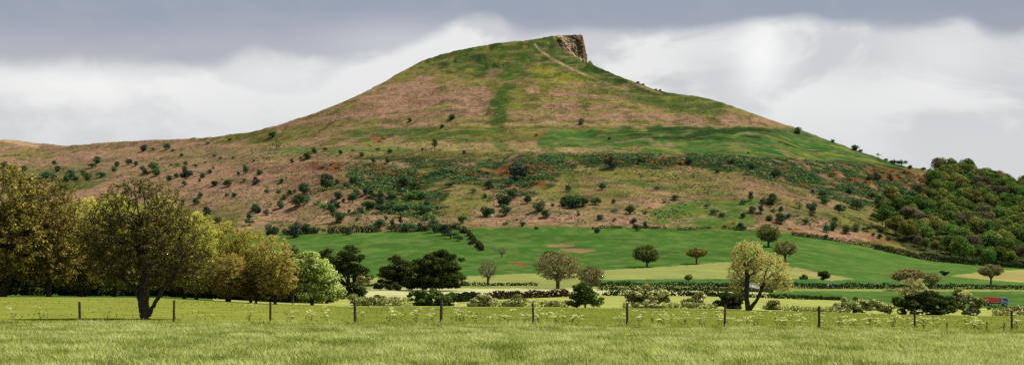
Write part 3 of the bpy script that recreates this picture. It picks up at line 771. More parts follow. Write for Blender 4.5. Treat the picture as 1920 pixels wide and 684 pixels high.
def scatter(name, poly, n, size, k, leaf, mat, label, dens=None, flat=.6, avoid=()):
    us_ = []; lo = np.min(np.array(poly), 0); hi_ = np.max(np.array(poly), 0)
    # ground positions found through a coarse lookup of the hill surface
    U = rs.uniform(lo[0], hi_[0], n * 3); Vv = rs.uniform(lo[1], hi_[1], n * 3)
    gu = np.arange(lo[0] - 6, hi_[0] + 12, 6.0); gv = np.arange(lo[1] - 3, hi_[1] + 6, 3.0)
    yy = np.arange(600, 1760, 4.0); T_ = np.zeros((len(gu), len(gv)))
    for a_i, a in enumerate(gu):
        vv = HV - (H((a - CU) * yy / F, yy) - CAMZ) * F / yy
        mn = np.minimum.accumulate(vv)
        T_[a_i] = yy[np.minimum(np.searchsorted(-mn, -gv), len(yy) - 1)]
    fi = (U - gu[0]) / 6; i = fi.astype(int); fi -= i; fj = (Vv - gv[0]) / 3; j = fj.astype(int); fj -= j
    Y = (T_[i, j] * (1 - fi) + T_[i + 1, j] * fi) * (1 - fj) + (T_[i, j + 1] * (1 - fi) + T_[i + 1, j + 1] * fi) * fj
    ok_ = inpoly(U, Vv, poly) & (np.abs(T_[i, j] - T_[i + 1, j + 1]) < 60)
    X = (U - CU) * Y / F
    if dens is not None: ok_ &= dens(X, Y)
    for pl_ in avoid: ok_ &= ~inpoly(U, Vv, pl_)
    X, Y = X[ok_][:n], Y[ok_][:n]; m = len(X); Z = H(X, Y)
    sz = size * rs.uniform(.5, 1.5, m)
    d = rand_unit(m * k); d[:, 2] = np.abs(d[:, 2]) * 1.0
    c = np.repeat(np.stack([X, Y, Z], 1), k, 0) + d * np.repeat(sz, k)[:, None] * np.array([1, 1, flat]) * rs.uniform(.5, 1, m * k)[:, None]
    v, f = leaf_quads(c, leaf, d, .8, .6)
    o = mk(name, v, f, M[mat], rnd=np.clip(rs.uniform(0, 1, m * k) * .7 + np.repeat(rs.uniform(0, .4, m), k), 0, 1))
    tag(o, label, kind='stuff')
scatter('undergrowth', ESC, 3600, 1.6, 12, 1.0, 'bluegreen', 'dark ragged undergrowth along the steep band below the shelf', lambda X, Y: fbm(X / 14, Y / 14, 601, 3) > -.06)
scatter('undergrowth', [(600,352),(700,345),(800,350),(850,400),(800,415),(640,405),(590,385)], 340, 2.6, 26, 1.1, 'bush_olive', 'thick green scrub joining the bushes below the shelf', lambda X, Y: fbm(X / 16, Y / 16, 605, 3) > -.02)
scatter('undergrowth', [(0,285),(640,268),(900,262),(1400,290),(1660,330),(1690,440),(1500,425),(1000,420),(560,430),(330,400),(0,340)], 3800, .9, 9, .7, 'bluegreen', 'small green scrub dotted over the lower hillside', lambda X, Y: fbm(X / 30, Y / 30, 602, 4) > .04)
M['bracken_leaf'] = leafmat('dead_bracken', [(.09, .066, .045), (.19, .14, .10), (.30, .235, .17)], .2, 0)
M['tussock'] = leafmat('hill_tussocks', [(.05, .06, .02), (.13, .135, .045), (.22, .21, .08)], .2, 0)
scatter('bracken', [(0,272),(500,250),(900,150),(1300,190),(1640,300),(1690,440),(1500,430),(1000,424),(560,432),(330,400),(0,340)], 6500, .8, 5, .8, 'bracken_leaf', 'dead brown bracken covering much of the hillside', lambda X, Y: fbm(X / 25, Y / 30, 603, 4) > -.02, .45, (ESC, TER, LOWG))
scatter('hill_grass', [(0,272),(500,250),(700,170),(850,100),(1000,78),(1060,90),(1300,185),(1640,295),(1690,440),(1500,430),(1000,424),(560,432),(330,400),(0,340)], 5500, .7, 5, .7, 'tussock', 'tussocky grass covering the hillside', lambda X, Y: fbm(X / 25, Y / 30, 604, 4) > -.04, .4, (ESC, TER))

# ------------------------------------------------------------------ hanging wood on the right
WT = [small_tree_mesh('woodland_tree', [M['wood'], M['bark_dark']], 18, 2800, .06, .03, rx=.48, rz=.42, cz=.48, cr=(.17, .26), low=-.6) for _ in range(4)]
WG = [small_tree_mesh('woodland_tree', [M['wood_gold'], M['bark_dark']], 18, 2800, .06, .03, rx=.48, rz=.42, cz=.48, cr=(.16, .25), low=-.6) for _ in range(3)]
WB = [small_tree_mesh('woodland_tree', [M['wood_brown'], M['bark_dark']], 18, 2200, .055, .03, rx=.48, rz=.42, cz=.48, cr=(.15, .24), low=-.6) for _ in range(2)]
wi = []; pts = []
def inp(u, v, poly): return bool(inpoly(np.array([u]), np.array([v]), poly)[0])
CROWNP = [(1758,320),(1800,326),(1860,338),(1930,354),(1990,372),(1990,510),(1920,502),(1850,500),(1790,492),(1745,478),(1712,458),(1700,430),(1705,404),(1740,382),(1752,345)]
for (a, b) in ((1652,398),(1668,410),(1684,396),(1660,428),(1680,440),(1700,452),(1694,424),(1672,384),(1700,384),(1722,372),(1640,414),(1712,400)): pts.append((a, b))
tries = 0
while tries < 6000 and len(pts) < 292:
    tries += 1
    u = rs.uniform(1690, 1990); v = rs.uniform(318, 510)
    if not inp(u, v, CROWNP): continue
    d = 7.5 + (v - 320) / 180 * 6.5
    if any(abs(u - a) < d * 1.15 and abs(v - b) < d * .62 and math.hypot((u - a) / 1.15, (v - b) / .62) < d for a, b in pts): continue
    pts.append((u, v))
for x in range(1766, 1990, 15):
    pts.append((x + rs.uniform(-4, 4), float(np.interp(x, SKY[:, 0], SKY[:, 1])) + 2))
for u, v in pts:
    g = G(u, v, 500.0); wp = rs.choice([30, 36, 42, 50, 58]) * rs.uniform(.85, 1.1) * (.60 + .42 * (v - 320) / 180) * g[1] / F
    w = fbm(np.array([u / 40.]), np.array([v / 25.]), 201, 2)[0] + rs.uniform(-.16, .16)
    S_, adj = (WG, 'bronze-green tree') if w > .12 else ((WB, 'purple-brown tree') if w < -.23 else (WT, 'green tree'))
    if 1790 < u < 1850 and 400 < v < 450 and rs.uniform() < .4: S_, adj = WB, 'purple-brown tree'
    o = S_[rs.randint(len(S_))].copy(); o.name = 'woodland_tree'; o.location = (g[0], g[1], g[2] - .3)
    o.rotation_euler[2] = rs.uniform(0, 6.28); h = wp * rs.uniform(.85, 1.1); o.scale = (wp, wp, h); col.objects.link(o)
    wi.append((o, u, v, adj))
WROWS = [(345, 'on the skyline'), (375, 'high in the hanging wood'), (405, 'in its upper middle'), (432, 'in its middle'), (458, 'in its lower middle'), (480, 'low in the hanging wood'), (9999, 'at the wood foot')]
WCOLS = [(1740, 'by the gorse edge'), (1800, 'below the dark skyline clump'), (1860, 'above the red truck'), (9999, 'at the picture edge')]
hill_labels(wi, '', WROWS, WCOLS, 'tree', 'trees of the hanging wood')
for o, u, v, a in wi: o['label'] = o['label'].replace('tree  ', 'tree ')

# ------------------------------------------------------------------ hedges
def hedge(pts, h, w, name, label, mat, leaf=None, dens=16.0, yhint=165.0, gaps=0.0, group='hedgerows between the fields', world=None):
    """a hedge along photo points laid on the ground"""
    W = [G(u, v, yhint) for u, v in pts] if world is None else world
    W = np.array(W); seg = np.linalg.norm(np.diff(W[:, :2], axis=0), axis=1); Lt = seg.sum(); cum = np.concatenate([[0], np.cumsum(seg)])
    n = int(Lt * dens * (h + w)); leaf = leaf or .42
    t = rs.uniform(0, Lt, n)
    x = np.interp(t, cum, W[:, 0]); y = np.interp(t, cum, W[:, 1])
    hh = h * (.72 + .75 * (fbm(t / 3.0, t * 0, 301, 3) + .5) * 1.0 - .12) * (1 + .5 * fbm(t / 14., t * 0 + 5, 305, 2))
    keep = np.ones(n, bool)
    if gaps: keep = fbm(t / 9.0, t * 0 + 3, 303, 2) > -.5 + gaps
    a = rs.uniform(-1, 1, n); zz = rs.uniform(0, 1, n)
    # put most leaves on the outside of a rounded section
    on = rs.uniform(size=n) < .7; s = np.sign(a)
    a = np.where(on & (zz < .85), s * rs.uniform(.8, 1.05, n), a)
    x2 = x + a * w * .5 * .3; y2 = y + a * w * .5
    z2 = H(x2, y2) + zz * hh
    cen = np.stack([x2, y2, z2], 1)[keep]
    nr = np.stack([a * .3, a, (zz > .8) * 1.0], 1)[keep]
    base = cen.mean(axis=0); base[2] = H(base[0], base[1])
    V, Fq = leaf_quads(cen - base, leaf, nr, .8, 1.0)
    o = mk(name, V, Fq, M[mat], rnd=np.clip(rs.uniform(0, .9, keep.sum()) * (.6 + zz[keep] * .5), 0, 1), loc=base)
    tag(o, label, 'hedge', group)
    return o

hedge([(1105,537),(1180,536),(1260,537),(1340,538),(1440,538)], 1.3, 1.4, 'hedge', 'upper broken hedge between two bright strips behind the yellow tree', 'hedge', yhint=380, gaps=.16)
hedge([(1440,538),(1520,541),(1600,541),(1700,542),(1800,542),(1960,543)], 1.7, 1.6, 'hedge', 'long dark hedge crossing the right of the valley behind the bushes', 'hedge', yhint=380)
hedge([(1120,544),(1250,545),(1340,546),(1450,548)], 1.1, 1.3, 'hedge', 'middle dark hedge line left of the tall yellow tree', 'hedge', yhint=300, gaps=.05)
hedge([(1130,554),(1200,554),(1290,555),(1400,557),(1500,561),(1580,563)], .95, 1.2, 'hedge', 'lowest dark hedge running past the foot of the yellow tree', 'hedge', yhint=250)
hedge([(850,566),(900,562),(960,560),(1066,556)], 1.15, 1.3, 'hedge', 'brown hedge below the bright strip, left of the pale tree pair', 'hedge_brown', yhint=220)
hedge([(850,567),(905,563)], 1.1, 1.4, 'hedge', 'short green hedge end beside the round shrub', 'hedge', yhint=215)
hedge([(560,536),(700,537),(860,536),(1010,536)], .9, 1.2, 'hedge', 'thin dark hedge behind the two-lobed dark trees', 'hedge', yhint=380)
hedge([(520,440),(600,438),(700,435),(830,431),(865,431)], 3.4, 3.0, 'hedge', 'ragged dark hedge along the top of the green pasture', 'hedge', .7, 8, 600, gaps=.32)
hedge([(865,431),(880,443),(890,456),(905,470)], 2.6, 3.0, 'hedge', 'bushy hedge running downhill between two green pastures', 'hedge', .7, 8, 600, gaps=.46)
hedge([(1100,431),(1180,428),(1240,429),(1340,429),(1400,432)], 1.5, 1.5, 'hedge', 'thin hedge between bracken and green pasture below the summit', 'hedge', .5, 8, 600, gaps=.36)
hedge([(1480,441),(1560,451),(1640,465),(1680,474)], 2.2, 2, 'hedge', 'hedge under the pink bracken strip right of the yellow tree', 'hedge', .55, 8, 500, gaps=.25)
hedge([(1640,467),(1700,480),(1760,491),(1840,498),(1930,503),(2000,506)], 3.2, 2.4, 'hedge', 'dark hedge along the foot of the hanging wood', 'hedge', .6, 10, 500)
hedge([(1850,581),(1900,582),(1990,583)], 1.0, 1.2, 'hedge', 'low dark hedge in front of the red truck', 'hedge', .25, 22, 260)

# ------------------------------------------------------------------ field trees with trunk and crown
def std_stems(h, fork=.35, lean=.0, spread=.18):
    return [[(0,0,-.1),(lean*.2,0,h*fork*.5),(lean*.5,0,h*fork),(lean,0,h*.62)],
            [(lean*.5,0,h*fork),(-spread*h,.1*h,h*.55)], [(lean*.5,0,h*fork),(spread*h,-.08*h,h*.58)]]
T = {}
T['bare'] = skel_tree('bare', std_stems(6, .28), [((0,0,3.8),(2.4,2.2,2.4))], 320, 1800, .16, .35, M['twig'], M['bark'], tip=.02, trunk_r=.26)
T['round'] = skel_tree('round', std_stems(8, .25), [((0,0,5),(4.4,4,3.4))], 620, 6500, .26, .5, M['twig'], M['bark'], tip=.025, trunk_r=.34)
T['lone'] = skel_tree('lone', std_stems(8, .3), [((0.3,0,5.0),(4.2,4,3.4)),((-1.2,0,3.6),(2.6,3,2))], 380, 5200, .42, .6, M['mid'], M['bark'], tip=.03, trunk_r=.35)
T['airy'] = skel_tree('airy', std_stems(8, .3), [((0,0,5),(3.2,3,3.2))], 460, 6500, .24, .45, M['twig'], M['bark'], tip=.02, trunk_r=.3)
T['flat'] = skel_tree('flat', std_stems(6, .34), [((0,0,4.6),(4.2,4,1.9))], 320, 5000, .40, .5, M['olive'], M['bark'], tip=.03, trunk_r=.34)
def ftree(kind, u, vb, vtop, wpx, label, Y=None, mat=None, ymin=165.0, hn=8.0, wn=8.0):
    wn *= .82; hn *= .97
    g = G(u, vb, ymin) if Y is None else P(u, Y)
    top = CAMZ + (HV - vtop) * g[1] / F
    h = top - g[2]; w = wpx * g[1] / F
    return place_tree(T[kind], 'field_tree', label, 'single trees standing in the valley fields', g, rs.uniform(0, 6.28), (w / wn, w / wn, h / hn), mat)
ftree('bare', 915, 536, 486, 36, 'thin nearly bare tree with forked grey trunk', ymin=300, hn=6.2, wn=4.8)
ftree('bare', 941, 483, 463, 16, 'small bare tree on the green pasture by the rust bank', ymin=500, hn=6.2, wn=4.8)
ftree('round', 1046, 541, 474, 80, 'brown twiggy round tree with low forked trunk beside the bright strip', ymin=330, hn=8.3, wn=8.8)
ftree('lone', 1030, 505, 470, 36, 'small green tree half hidden behind the brown twiggy tree', ymin=400, hn=8.4, wn=8.4)
ftree('airy', 1108, 548, 498, 46, 'loose brown tree between the twiggy tree and the hawthorn', ymin=300, hn=8, wn=6.4)
ftree('lone', 1213, 501, 459, 42, 'round dark green tree standing alone on the green pasture', ymin=400, hn=8.4, wn=8.4)
ftree('flat', 1306, 495, 466, 36, 'flat-topped brown tree alone at the pasture edge', ymin=400, hn=6.4, wn=8.4)
ftree('lone', 1291, 528, 514, 15, 'tiny dark tree by the upper broken hedge', ymin=350, hn=8.4, wn=8.4)
ftree('lone', 1441, 463, 420, 42, 'tall dark tree directly behind the top of the yellow tree', ymin=500, hn=8.4, wn=8.4)
ftree('airy', 1472, 491, 451, 40, 'brown airy tree behind the right shoulder of the yellow tree', ymin=450, hn=8, wn=6.4)
ftree('flat', 1703, 545, 505, 56, 'spreading brown tree behind the dark bush thicket', mat=M['twig'], ymin=380, hn=6.4, wn=8.4)
ftree('airy', 1746, 540, 511, 34, 'small faded tree right of the spreading brown one', mat=M['twig'], ymin=380, hn=8, wn=6.4)
ftree('flat', 1858, 534, 497, 40, 'brown umbrella-shaped tree above the red truck', mat=M['twig'], ymin=380, hn=6.4, wn=8.4)

# two-lobed dark trees and others built from leaf clumps
def clump_tree(name, ells, nleaf, leaf, mat, loc, label, group, th=2.0, tr=.25, clumps=60, cat='tree', cr=(.5, .95), lo=0.35):
    root = empty(name, loc, label, cat, group)
    if th > 0:
        mb_v, mb_f = [], []
        e0 = ells[0]
        P0 = [np.array([0, 0, -.2])]; P1 = [np.array([0.05, 0, th])]; ra = [tr]; rb = [tr * .75]
        for c, r in ells:
            for k in range(3):
                P0.append(P1[0]); P1.append(np.array(c) + rs.uniform(-.4, .4, 3) * np.array(r)); ra.append(tr * .6); rb.append(tr * .15)
        v, f = tube_edges(np.array(P0), np.array(P1), np.array(ra), np.array(rb), 7)
        mk('trunk', v, f, M['bark_dark'], root, smooth=True)
    vol = np.array([e[1][0] * e[1][2] for e in ells]); vol = vol / vol.sum()
    Vs, Fs, Rs, off = [], [], [], 0
    for (c, r), w in zip(ells, vol):
        nc = max(4, int(clumps * w)); nl = int(nleaf * w)
        d = rand_unit(nc); lw = -.75 if th > 0 else -.9; d[:, 2] = np.where(d[:, 2] < lw, -d[:, 2], d[:, 2])
        cc = np.array(c) + d * np.array(r) * rs.uniform(.02, .95, nc)[:, None] ** .5
        q = rs.uniform(*cr, nc); per = nl // nc
        dd = rand_unit(nc * per); k = rs.uniform(.6, 1.1, nc * per)[:, None]
        ii = np.repeat(np.arange(nc), per)
        pts_ = cc[ii] + dd * k * q[ii][:, None] * np.array([1.15, 1.15, .6])
        pts_[:, 2] = np.maximum(pts_[:, 2], rs.uniform(0, lo, len(pts_)))
        v, f = leaf_quads(pts_, leaf * 1.15, dd + np.array([0, 0, .4]), .75, .7)
        Vs.append(v); Fs.append(f + off); off += len(v)
        Rs.append(np.clip(rs.uniform(0, .9, len(pts_)) + rs.uniform(-.25, .25, nc)[ii], 0, 1))
    mk('crown' if th > 0 else 'foliage', np.concatenate(Vs), np.concatenate(Fs), M[mat], root, rnd=np.concatenate(Rs))
    return root

def ppm(Y): return F / Y          # photo pixels per metre at distance Y
def cl(u0, vb, Y, lobes):
    """lobes in photo pixels -> metres relative to the base"""
    g = P(u0, Y); k = Y / F; out = []
    for (u, v, ru, rv) in lobes:
        out.append((((u - u0) * k, 0, (CAMZ + (HV - v) * k) - g[2]), (ru * k, ru * k * .85, rv * k)))
    return g, out
g, e = cl(815, 540, 345, [(820, 508, 56, 41), (822, 530, 62, 15)])
clump_tree('broadleaf_tree', e, 30000, .34, 'dark', g, 'large round dark tree, right one of the two-lobed pair', 'dark broadleaf trees in the middle of the valley', 1.6, .4, 170, cr=(.7, 1.3))
g, e = cl(745, 540, 350, [(748, 505, 28, 28), (733, 522, 24, 20), (765, 522, 26, 20), (748, 533, 36, 12)])
clump_tree('broadleaf_tree', e, 14000, .34, 'dark', g, 'smaller dark tree, left one of the two-lobed pair', 'dark broadleaf trees in the middle of the valley', 1.5, .35, 90, cr=(.7, 1.2))
g, e = cl(655, 540, 262, [(652, 494, 36, 32), (672, 520, 26, 24), (630, 510, 30, 30), (652, 545, 38, 18)])
clump_tree('broadleaf_tree', e, 17000, .26, 'dark', g, 'dark broad tree just right of the pale leafy tree', 'dark broadleaf trees in the middle of the valley', 1.5, .35, 90, cr=(.5, 1.0))
g, e = cl(600, 540, 275, [(604, 486, 28, 22), (585, 505, 26, 24)])
clump_tree('broadleaf_tree', e, 9000, .26, 'dark', g, 'dark tree showing above the pale leafy tree', 'dark broadleaf trees in the middle of the valley', 1.5, .35, 60, cr=(.5, 1.0))
g, e = cl(688, 536, 250, [(682, 527, 17, 9)])
clump_tree('hawthorn_shrub', e, 2600, .2, 'may', g, 'small pinkish blossoming shrub below the dark broad tree', 'shrubs along the far side of the pasture', 0, .1, 16, 'shrub', cr=(.3, .6))
g, e = cl(725, 545, 300, [(712, 535, 16, 6), (740, 536, 16, 5)])
clump_tree('hedge_bush', e, 2200, .25, 'hedge', g, 'low dark bush left of the two-lobed dark trees', 'shrubs along the far side of the pasture', 0, .1, 16, 'bush', cr=(.3, .6))

# shrubs along the far edge of the pasture
SH = [  # u0, base, Y, lobes, mat, leaves, label
 (670, 577, 172, [(665,566,14,9),(690,567,14,8)], 'may', 3200, 'pale blossoming shrub at the foot of the pale leafy tree'),
 (722, 577, 174, [(712,566,16,8),(740,567,12,7)], 'may', 3000, 'low pale shrub between pale leafy tree and round shrub'),
 (808, 577, 176, [(800,561,30,13),(835,563,18,11)], 'mid', 9000, 'wide rounded green shrub above the fifth fence post'),
 (912, 578, 172, [(910,566,22,9),(890,569,14,6)], 'may', 4500, 'low spreading hawthorn left of the gap before the sixth post'),
 (966, 578, 173, [(966,567,18,8)], 'may', 3200, 'small pale bush near the sixth fence post'),
 (1040, 577, 176, [(1038,571,10,5)], 'thinmay', 700, 'tiny wispy bush between sixth post and the pale tree'),
 (1213, 579, 172, [(1212,557,36,15),(1190,563,20,12),(1240,566,18,10)], 'may', 11000, 'large dense hawthorn bush above the seventh fence post'),
 (1305, 579, 176, [(1305,563,18,10),(1290,570,14,6)], 'may', 4200, 'medium olive bush halfway between seventh and eighth posts'),
 (1368, 580, 174, [(1365,567,24,11),(1385,571,12,8)], 'hedge', 5200, 'dark bush at the foot of the tall yellow tree'),
 (1455, 583, 176, [(1452,574,18,7)], 'may', 2400, 'low pale bush right of the yellow tree foot'),
 (1605, 585, 172, [(1600,570,20,10),(1622,573,16,8),(1582,576,10,7)], 'may', 5200, 'creamy blossoming bush left of the dark thicket'),
 (1658, 586, 174, [(1655,576,20,7)], 'may', 2600, 'low bush touching the left end of the dark thicket'),
 (1735, 590, 170, [(1698,572,18,12),(1722,568,24,14),(1748,567,26,15),(1774,571,18,12)], 'dark', 20000, 'big near-black humped thicket above the tenth post'),
 (1820, 591, 171, [(1800,562,14,14),(1815,570,20,14),(1832,576,16,11)], 'may', 7000, 'yellow-green bush joined to the right end of the dark thicket'),
 (1905, 592, 176, [(1905,582,22,6),(1890,585,10,5)], 'may', 2600, 'low pale bush behind the last tall post'),
 (1965, 593, 176, [(1965,580,30,9)], 'hedge', 3600, 'dark hedge bush past the last tall post'),
]
M['thinmay'] = M['may']
for (pts_, hh_, lb) in (([(640,577),(700,577),(770,577)], .8, 'low straggling pale hedge between pale leafy tree and round shrub'),
                        ([(850,577),(930,577),(1065,578)], .7, 'low straggling pale hedge either side of the sixth post'),
                        ([(1130,578),(1260,579),(1345,579)], .6, 'low straggling pale hedge around the big hawthorn'),
                        ([(1430,582),(1500,583),(1590,584)], .55, 'low straggling pale hedge right of the yellow tree'),
                        ([(1840,590),(1900,592),(1990,593)], .6, 'low straggling pale hedge behind the last tall post')):
    hedge(None, hh_, 1.4, 'low_hedge', lb, 'may', .17, 60, gaps=.3, group='low hedges along the far side of the pasture', world=[P(a_, 171 + 3 * math.sin(a_)) for a_, b_ in pts_])
for (u0, vb, Y, lobes, mat, nl, lb) in SH:
    g, e = cl(u0, vb, Y, [(a, b - 2, c * 1.22, d * 1.38) for a, b, c, d in lobes] + [(sum(q[0] for q in lobes) / len(lobes), vb - 4, (max(q[0] + q[2] for q in lobes) - min(q[0] - q[2] for q in lobes)) * .46, 6)])
    r = clump_tree('hedge_bush' if mat not in ('may',) else 'hawthorn_shrub', e, int(nl * 1.5), .17, mat, g, lb, 'shrubs along the far side of the pasture', 0, .1, max(10, nl // 130), 'bush', cr=(.22, .5))
g, e = cl(1713, 588, 185, [(1712,532,20,12),(1700,547,18,14),(1728,550,20,14),(1712,562,22,14)])
clump_tree('field_tree', e, 4200, .15, 'pale_faint', g, 'pale yellow tree rising behind the dark thicket', 'single trees standing in the valley fields', 1.2, .12, 50, cr=(.3, .55))
g, e = cl(1812, 588, 180, [(1806,553,14,8)])
clump_tree('hawthorn_shrub', e, 1800, .16, 'pale_crown', g, 'pale sprig-topped bush behind the thicket right end', 'shrubs along the far side of the pasture', 0, .1, 16, 'bush', cr=(.2, .4))
g, e = cl(1097, 579, 170, [(1095,548,24,18),(1083,564,18,15),(1110,562,20,18)])
clump_tree('field_tree', e, 6500, .17, 'mid', g, 'ragged green small tree above the gap after the sixth post', 'single trees standing in the valley fields', 1.0, .12, 55, cr=(.25, .5))
g, e = cl(1543, 526, 520, [(1543,517,12,7)])
clump_tree('field_bush', e, 1200, .5, 'dark', g, 'dark round bush on the green field right of the yellow tree', 'bushes out on the valley fields', 0, .1, 12, 'bush', cr=(.6, 1.1), lo=.2)
g, e = cl(1509, 526, 520, [(1508,520,7,5)])
clump_tree('field_bush', e, 600, .45, 'mid', g, 'little faint bush between yellow tree and dark round bush', 'bushes out on the valley fields', 0, .1, 8, 'bush', cr=(.4, .8), lo=.2)
g, e = cl(1772, 517, 620, [(1772,512,10,4)])
clump_tree('field_bush', e, 900, .5, 'bluegreen', g, 'grey-green bush on the field above the long hedge', 'bushes out on the valley fields', 0, .1, 8, 'bush', cr=(.5, .9), lo=.2)

# tall yellow tree with two leaning trunks
k = 163 / F
def yt(u, v, y=0.0):
    g0 = P(1404, 163); return ((u - 1404) * k, y, CAMZ + (HV - v) * k - g0[2])
stems = [[yt(1403,582), yt(1400,560), yt(1401,530), yt(1399,500), yt(1394,475)],
         [yt(1403,575), yt(1418,564), yt(1427,545,-.2), yt(1431,525,-.3), yt(1440,500,-.4)],
         [yt(1401,530), yt(1385,515,.3), yt(1375,500,.4)], [yt(1431,525,-.3), yt(1455,512), yt(1468,500)]]
ye = [(yt(1402,478), (34*k, 34*k, 32*k)), (yt(1440,508), (42*k, 38*k, 36*k)), (yt(1380,520), (18*k, 24*k, 34*k)), (yt(1465,530), (24*k, 26*k, 18*k))]
T['yellow'] = skel_tree('yellow', stems, ye, 1500, 21000, .11, .26, M['pale_crown'], M['bark_dark'], tip=.011, trunk_r=.3, hollow=.3, alpha=.3)
place_tree(T['yellow'], 'yellow_tree', 'tall airy yellow tree with two leaning dark trunks', 'single trees standing in the valley fields', P(1404, 163))

# ------------------------------------------------------------------ the spreading oak by the fence
YO = 87.0; k = YO / F
g0 = P(272, YO)
def ok(u, v, y=0.0): return ((u - 272) * k, y, CAMZ + (HV - v) * k - g0[2])
stems = [[ok(272,606), ok(273,595), ok(270,585), ok(268,568), ok(270,545), ok(272,510), ok(262,470), ok(255,430), ok(258,390)],
         [ok(273,595), ok(284,583,-.1), ok(292,568,-.3), ok(305,548,-.5), ok(330,520,-.8), ok(352,490,-1)],
         [ok(268,560), ok(250,540,.2), ok(225,520,.5), ok(200,500,.6), ok(182,480,.8), ok(168,450,.9)],
         [ok(270,545), ok(300,510,.5), ok(325,470,.8), ok(340,430,.8)], [ok(272,520), ok(248,480,-.8), ok(222,440,-1.4), ok(210,400,-1.4)],
         [ok(268,555), ok(270,525,1.2), ok(280,480,2.0), ok(290,430,2.2)], [ok(268,555), ok(262,520,-1.3), ok(250,470,-2.1)]]
oe = [(ok(264,402), (88*k, 2.2, 78*k)), (ok(225,455), (76*k, 2.3, 64*k)), (ok(318,455), (74*k, 2.3, 74*k)), (ok(270,490), (110*k, 2.4, 56*k)), (ok(365,500), (44*k, 1.6, 44*k)), (ok(180,440), (42*k, 1.6, 50*k))]
T['oak'] = skel_tree('oak', stems, oe, 3400, 40000, .095, .20, M['oak'], M['bark_dark'], tip=.0085, trunk_r=.33, hollow=.25, alpha=.28, ns=5)
place_tree(T['oak'], 'spreading_tree', 'dark spreading tree with forked trunk standing by the fence', 'trees of the wood at the pasture edge', g0)

# ------------------------------------------------------------------ the wood at the left
T['wa'] = skel_tree('wa', [[(0,0,-.2),(0.05,0,2),(-.1,0,4.5),(.1,0,7)],[(0,0,2.2),(-1.5,.4,4.5),(-2.4,.6,7)],[(.02,0,2.8),(1.6,-.5,5),(2.5,-.3,7.5)]],
                    [((0,0,8.6),(3.4,3,3.6)),((-1.2,0,6),(3.4,3,3.2)),((1.4,0,5.6),(3.4,3,3.4)),((0,0,3.6),(3.6,3,2.8))], 1700, 36000, .19, .40, M['olive'], M['bark_dark'], tip=.012, trunk_r=.3)
T['wb'] = skel_tree('wb', [[(0,0,-.2),(0.1,0,2.5),(.15,0,5),(0,0,8)],[(0.1,0,2.8),(1.4,.4,5.2),(2,.6,7)],[(.1,0,3.3),(-1.2,-.5,5.6),(-1.9,-.3,8)]],
                    [((.2,0,8.2),(3,2.8,3.8)),((.9,0,5.4),(3.1,2.6,3.4)),((-.9,0,5),(3,2.6,3.4)),((0,0,3.4),(3.2,3,2.6))], 1600, 34000, .19, .38, M['yellow'], M['bark_dark'], tip=.012, trunk_r=.26)
LW = [ # proto, u, base v, Y, top v, width px, mat, label
 ('wa', 6, 557, 168, 312, 165, None, 'tall brown-leaved tree at the left picture edge'),
 ('wa', 92, 557, 170, 338, 120, None, 'brown-leaved tree beside the tallest one at the picture edge'),
 ('wb', -75, 557, 172, 330, 130, 'olive', 'brown tree cut off by the left picture edge'),
 ('wb', 158, 556, 186, 372, 110, 'yellow', 'yellow-topped tree left behind the spreading tree'),
 ('wa', 215, 556, 190, 366, 110, 'yellow', 'yellow-green tree directly behind the spreading tree crown'),
 ('wb', 300, 558, 186, 368, 110, 'yellow', 'yellow-green tree behind the right limbs of the spreading tree'),
 ('wb', 368, 563, 170, 398, 104, 'yellow', 'bright yellow-topped tree right of the spreading tree'),
 ('wa', 345, 561, 176, 452, 90, 'olive', 'brown tree in the lower gap right of the spreading tree'),
 ('wb', 425, 567, 173, 416, 86, 'yellow', 'second bright yellow-topped tree right of the spreading tree'),
 ('wa', 430, 568, 168, 476, 74, 'golden', 'reddish-brown tree under the bright yellow tops'),
 ('wb', 470, 570, 172, 426, 84, 'yellow', 'yellow-green tree left of the golden-brown one'),
 ('wa', 480, 571, 168, 488, 60, 'olive', 'dull brown lower tree left of the golden-brown one'),
 ('wb', 516, 573, 167, 442, 84, 'golden', 'golden-brown tree with a thin dark stem left of the pale leafy tree'),
 ('wa', 150, 556, 178, 420, 100, 'olive', 'low brown tree left of the spreading tree trunk'),
]
for (pr, u, vb, Y, vt, wpx, mt, lb) in LW:
    g = P(u, Y); h = CAMZ + (HV - vt) * Y / F - g[2]; w = wpx * Y / F
    place_tree(T[pr], 'woodland_edge_tree', lb, 'trees of the wood at the pasture edge', g, rs.uniform(0, 6.28), (w / 6.4, w / 6.4, h / 11.8), M[mt] if mt else None)
# pale leafy tree with drooping layered foliage
Y = 169
g, e = cl(585, 575, Y, [(572,498,30,26),(592,515,32,30),(560,525,28,34),(614,535,26,24),(628,556,20,14),(590,550,36,20)])
clump_tree('broadleaf_tree', e, 30000, .17, 'lime', g, 'pale green leafy tree with layered sloping crown', 'trees of the wood at the pasture edge', 2.0, .22, 190, cr=(.3, .75), lo=.8)
g, e = cl(548, 574, 176, [(552,480,26,20),(545,510,28,30)])
clump_tree('broadleaf_tree', e, 9000, .17, 'mid', g, 'green tree between golden-brown tree and pale leafy tree', 'trees of the wood at the pasture edge', 2.0, .2, 80, cr=(.3, .7), lo=.8)
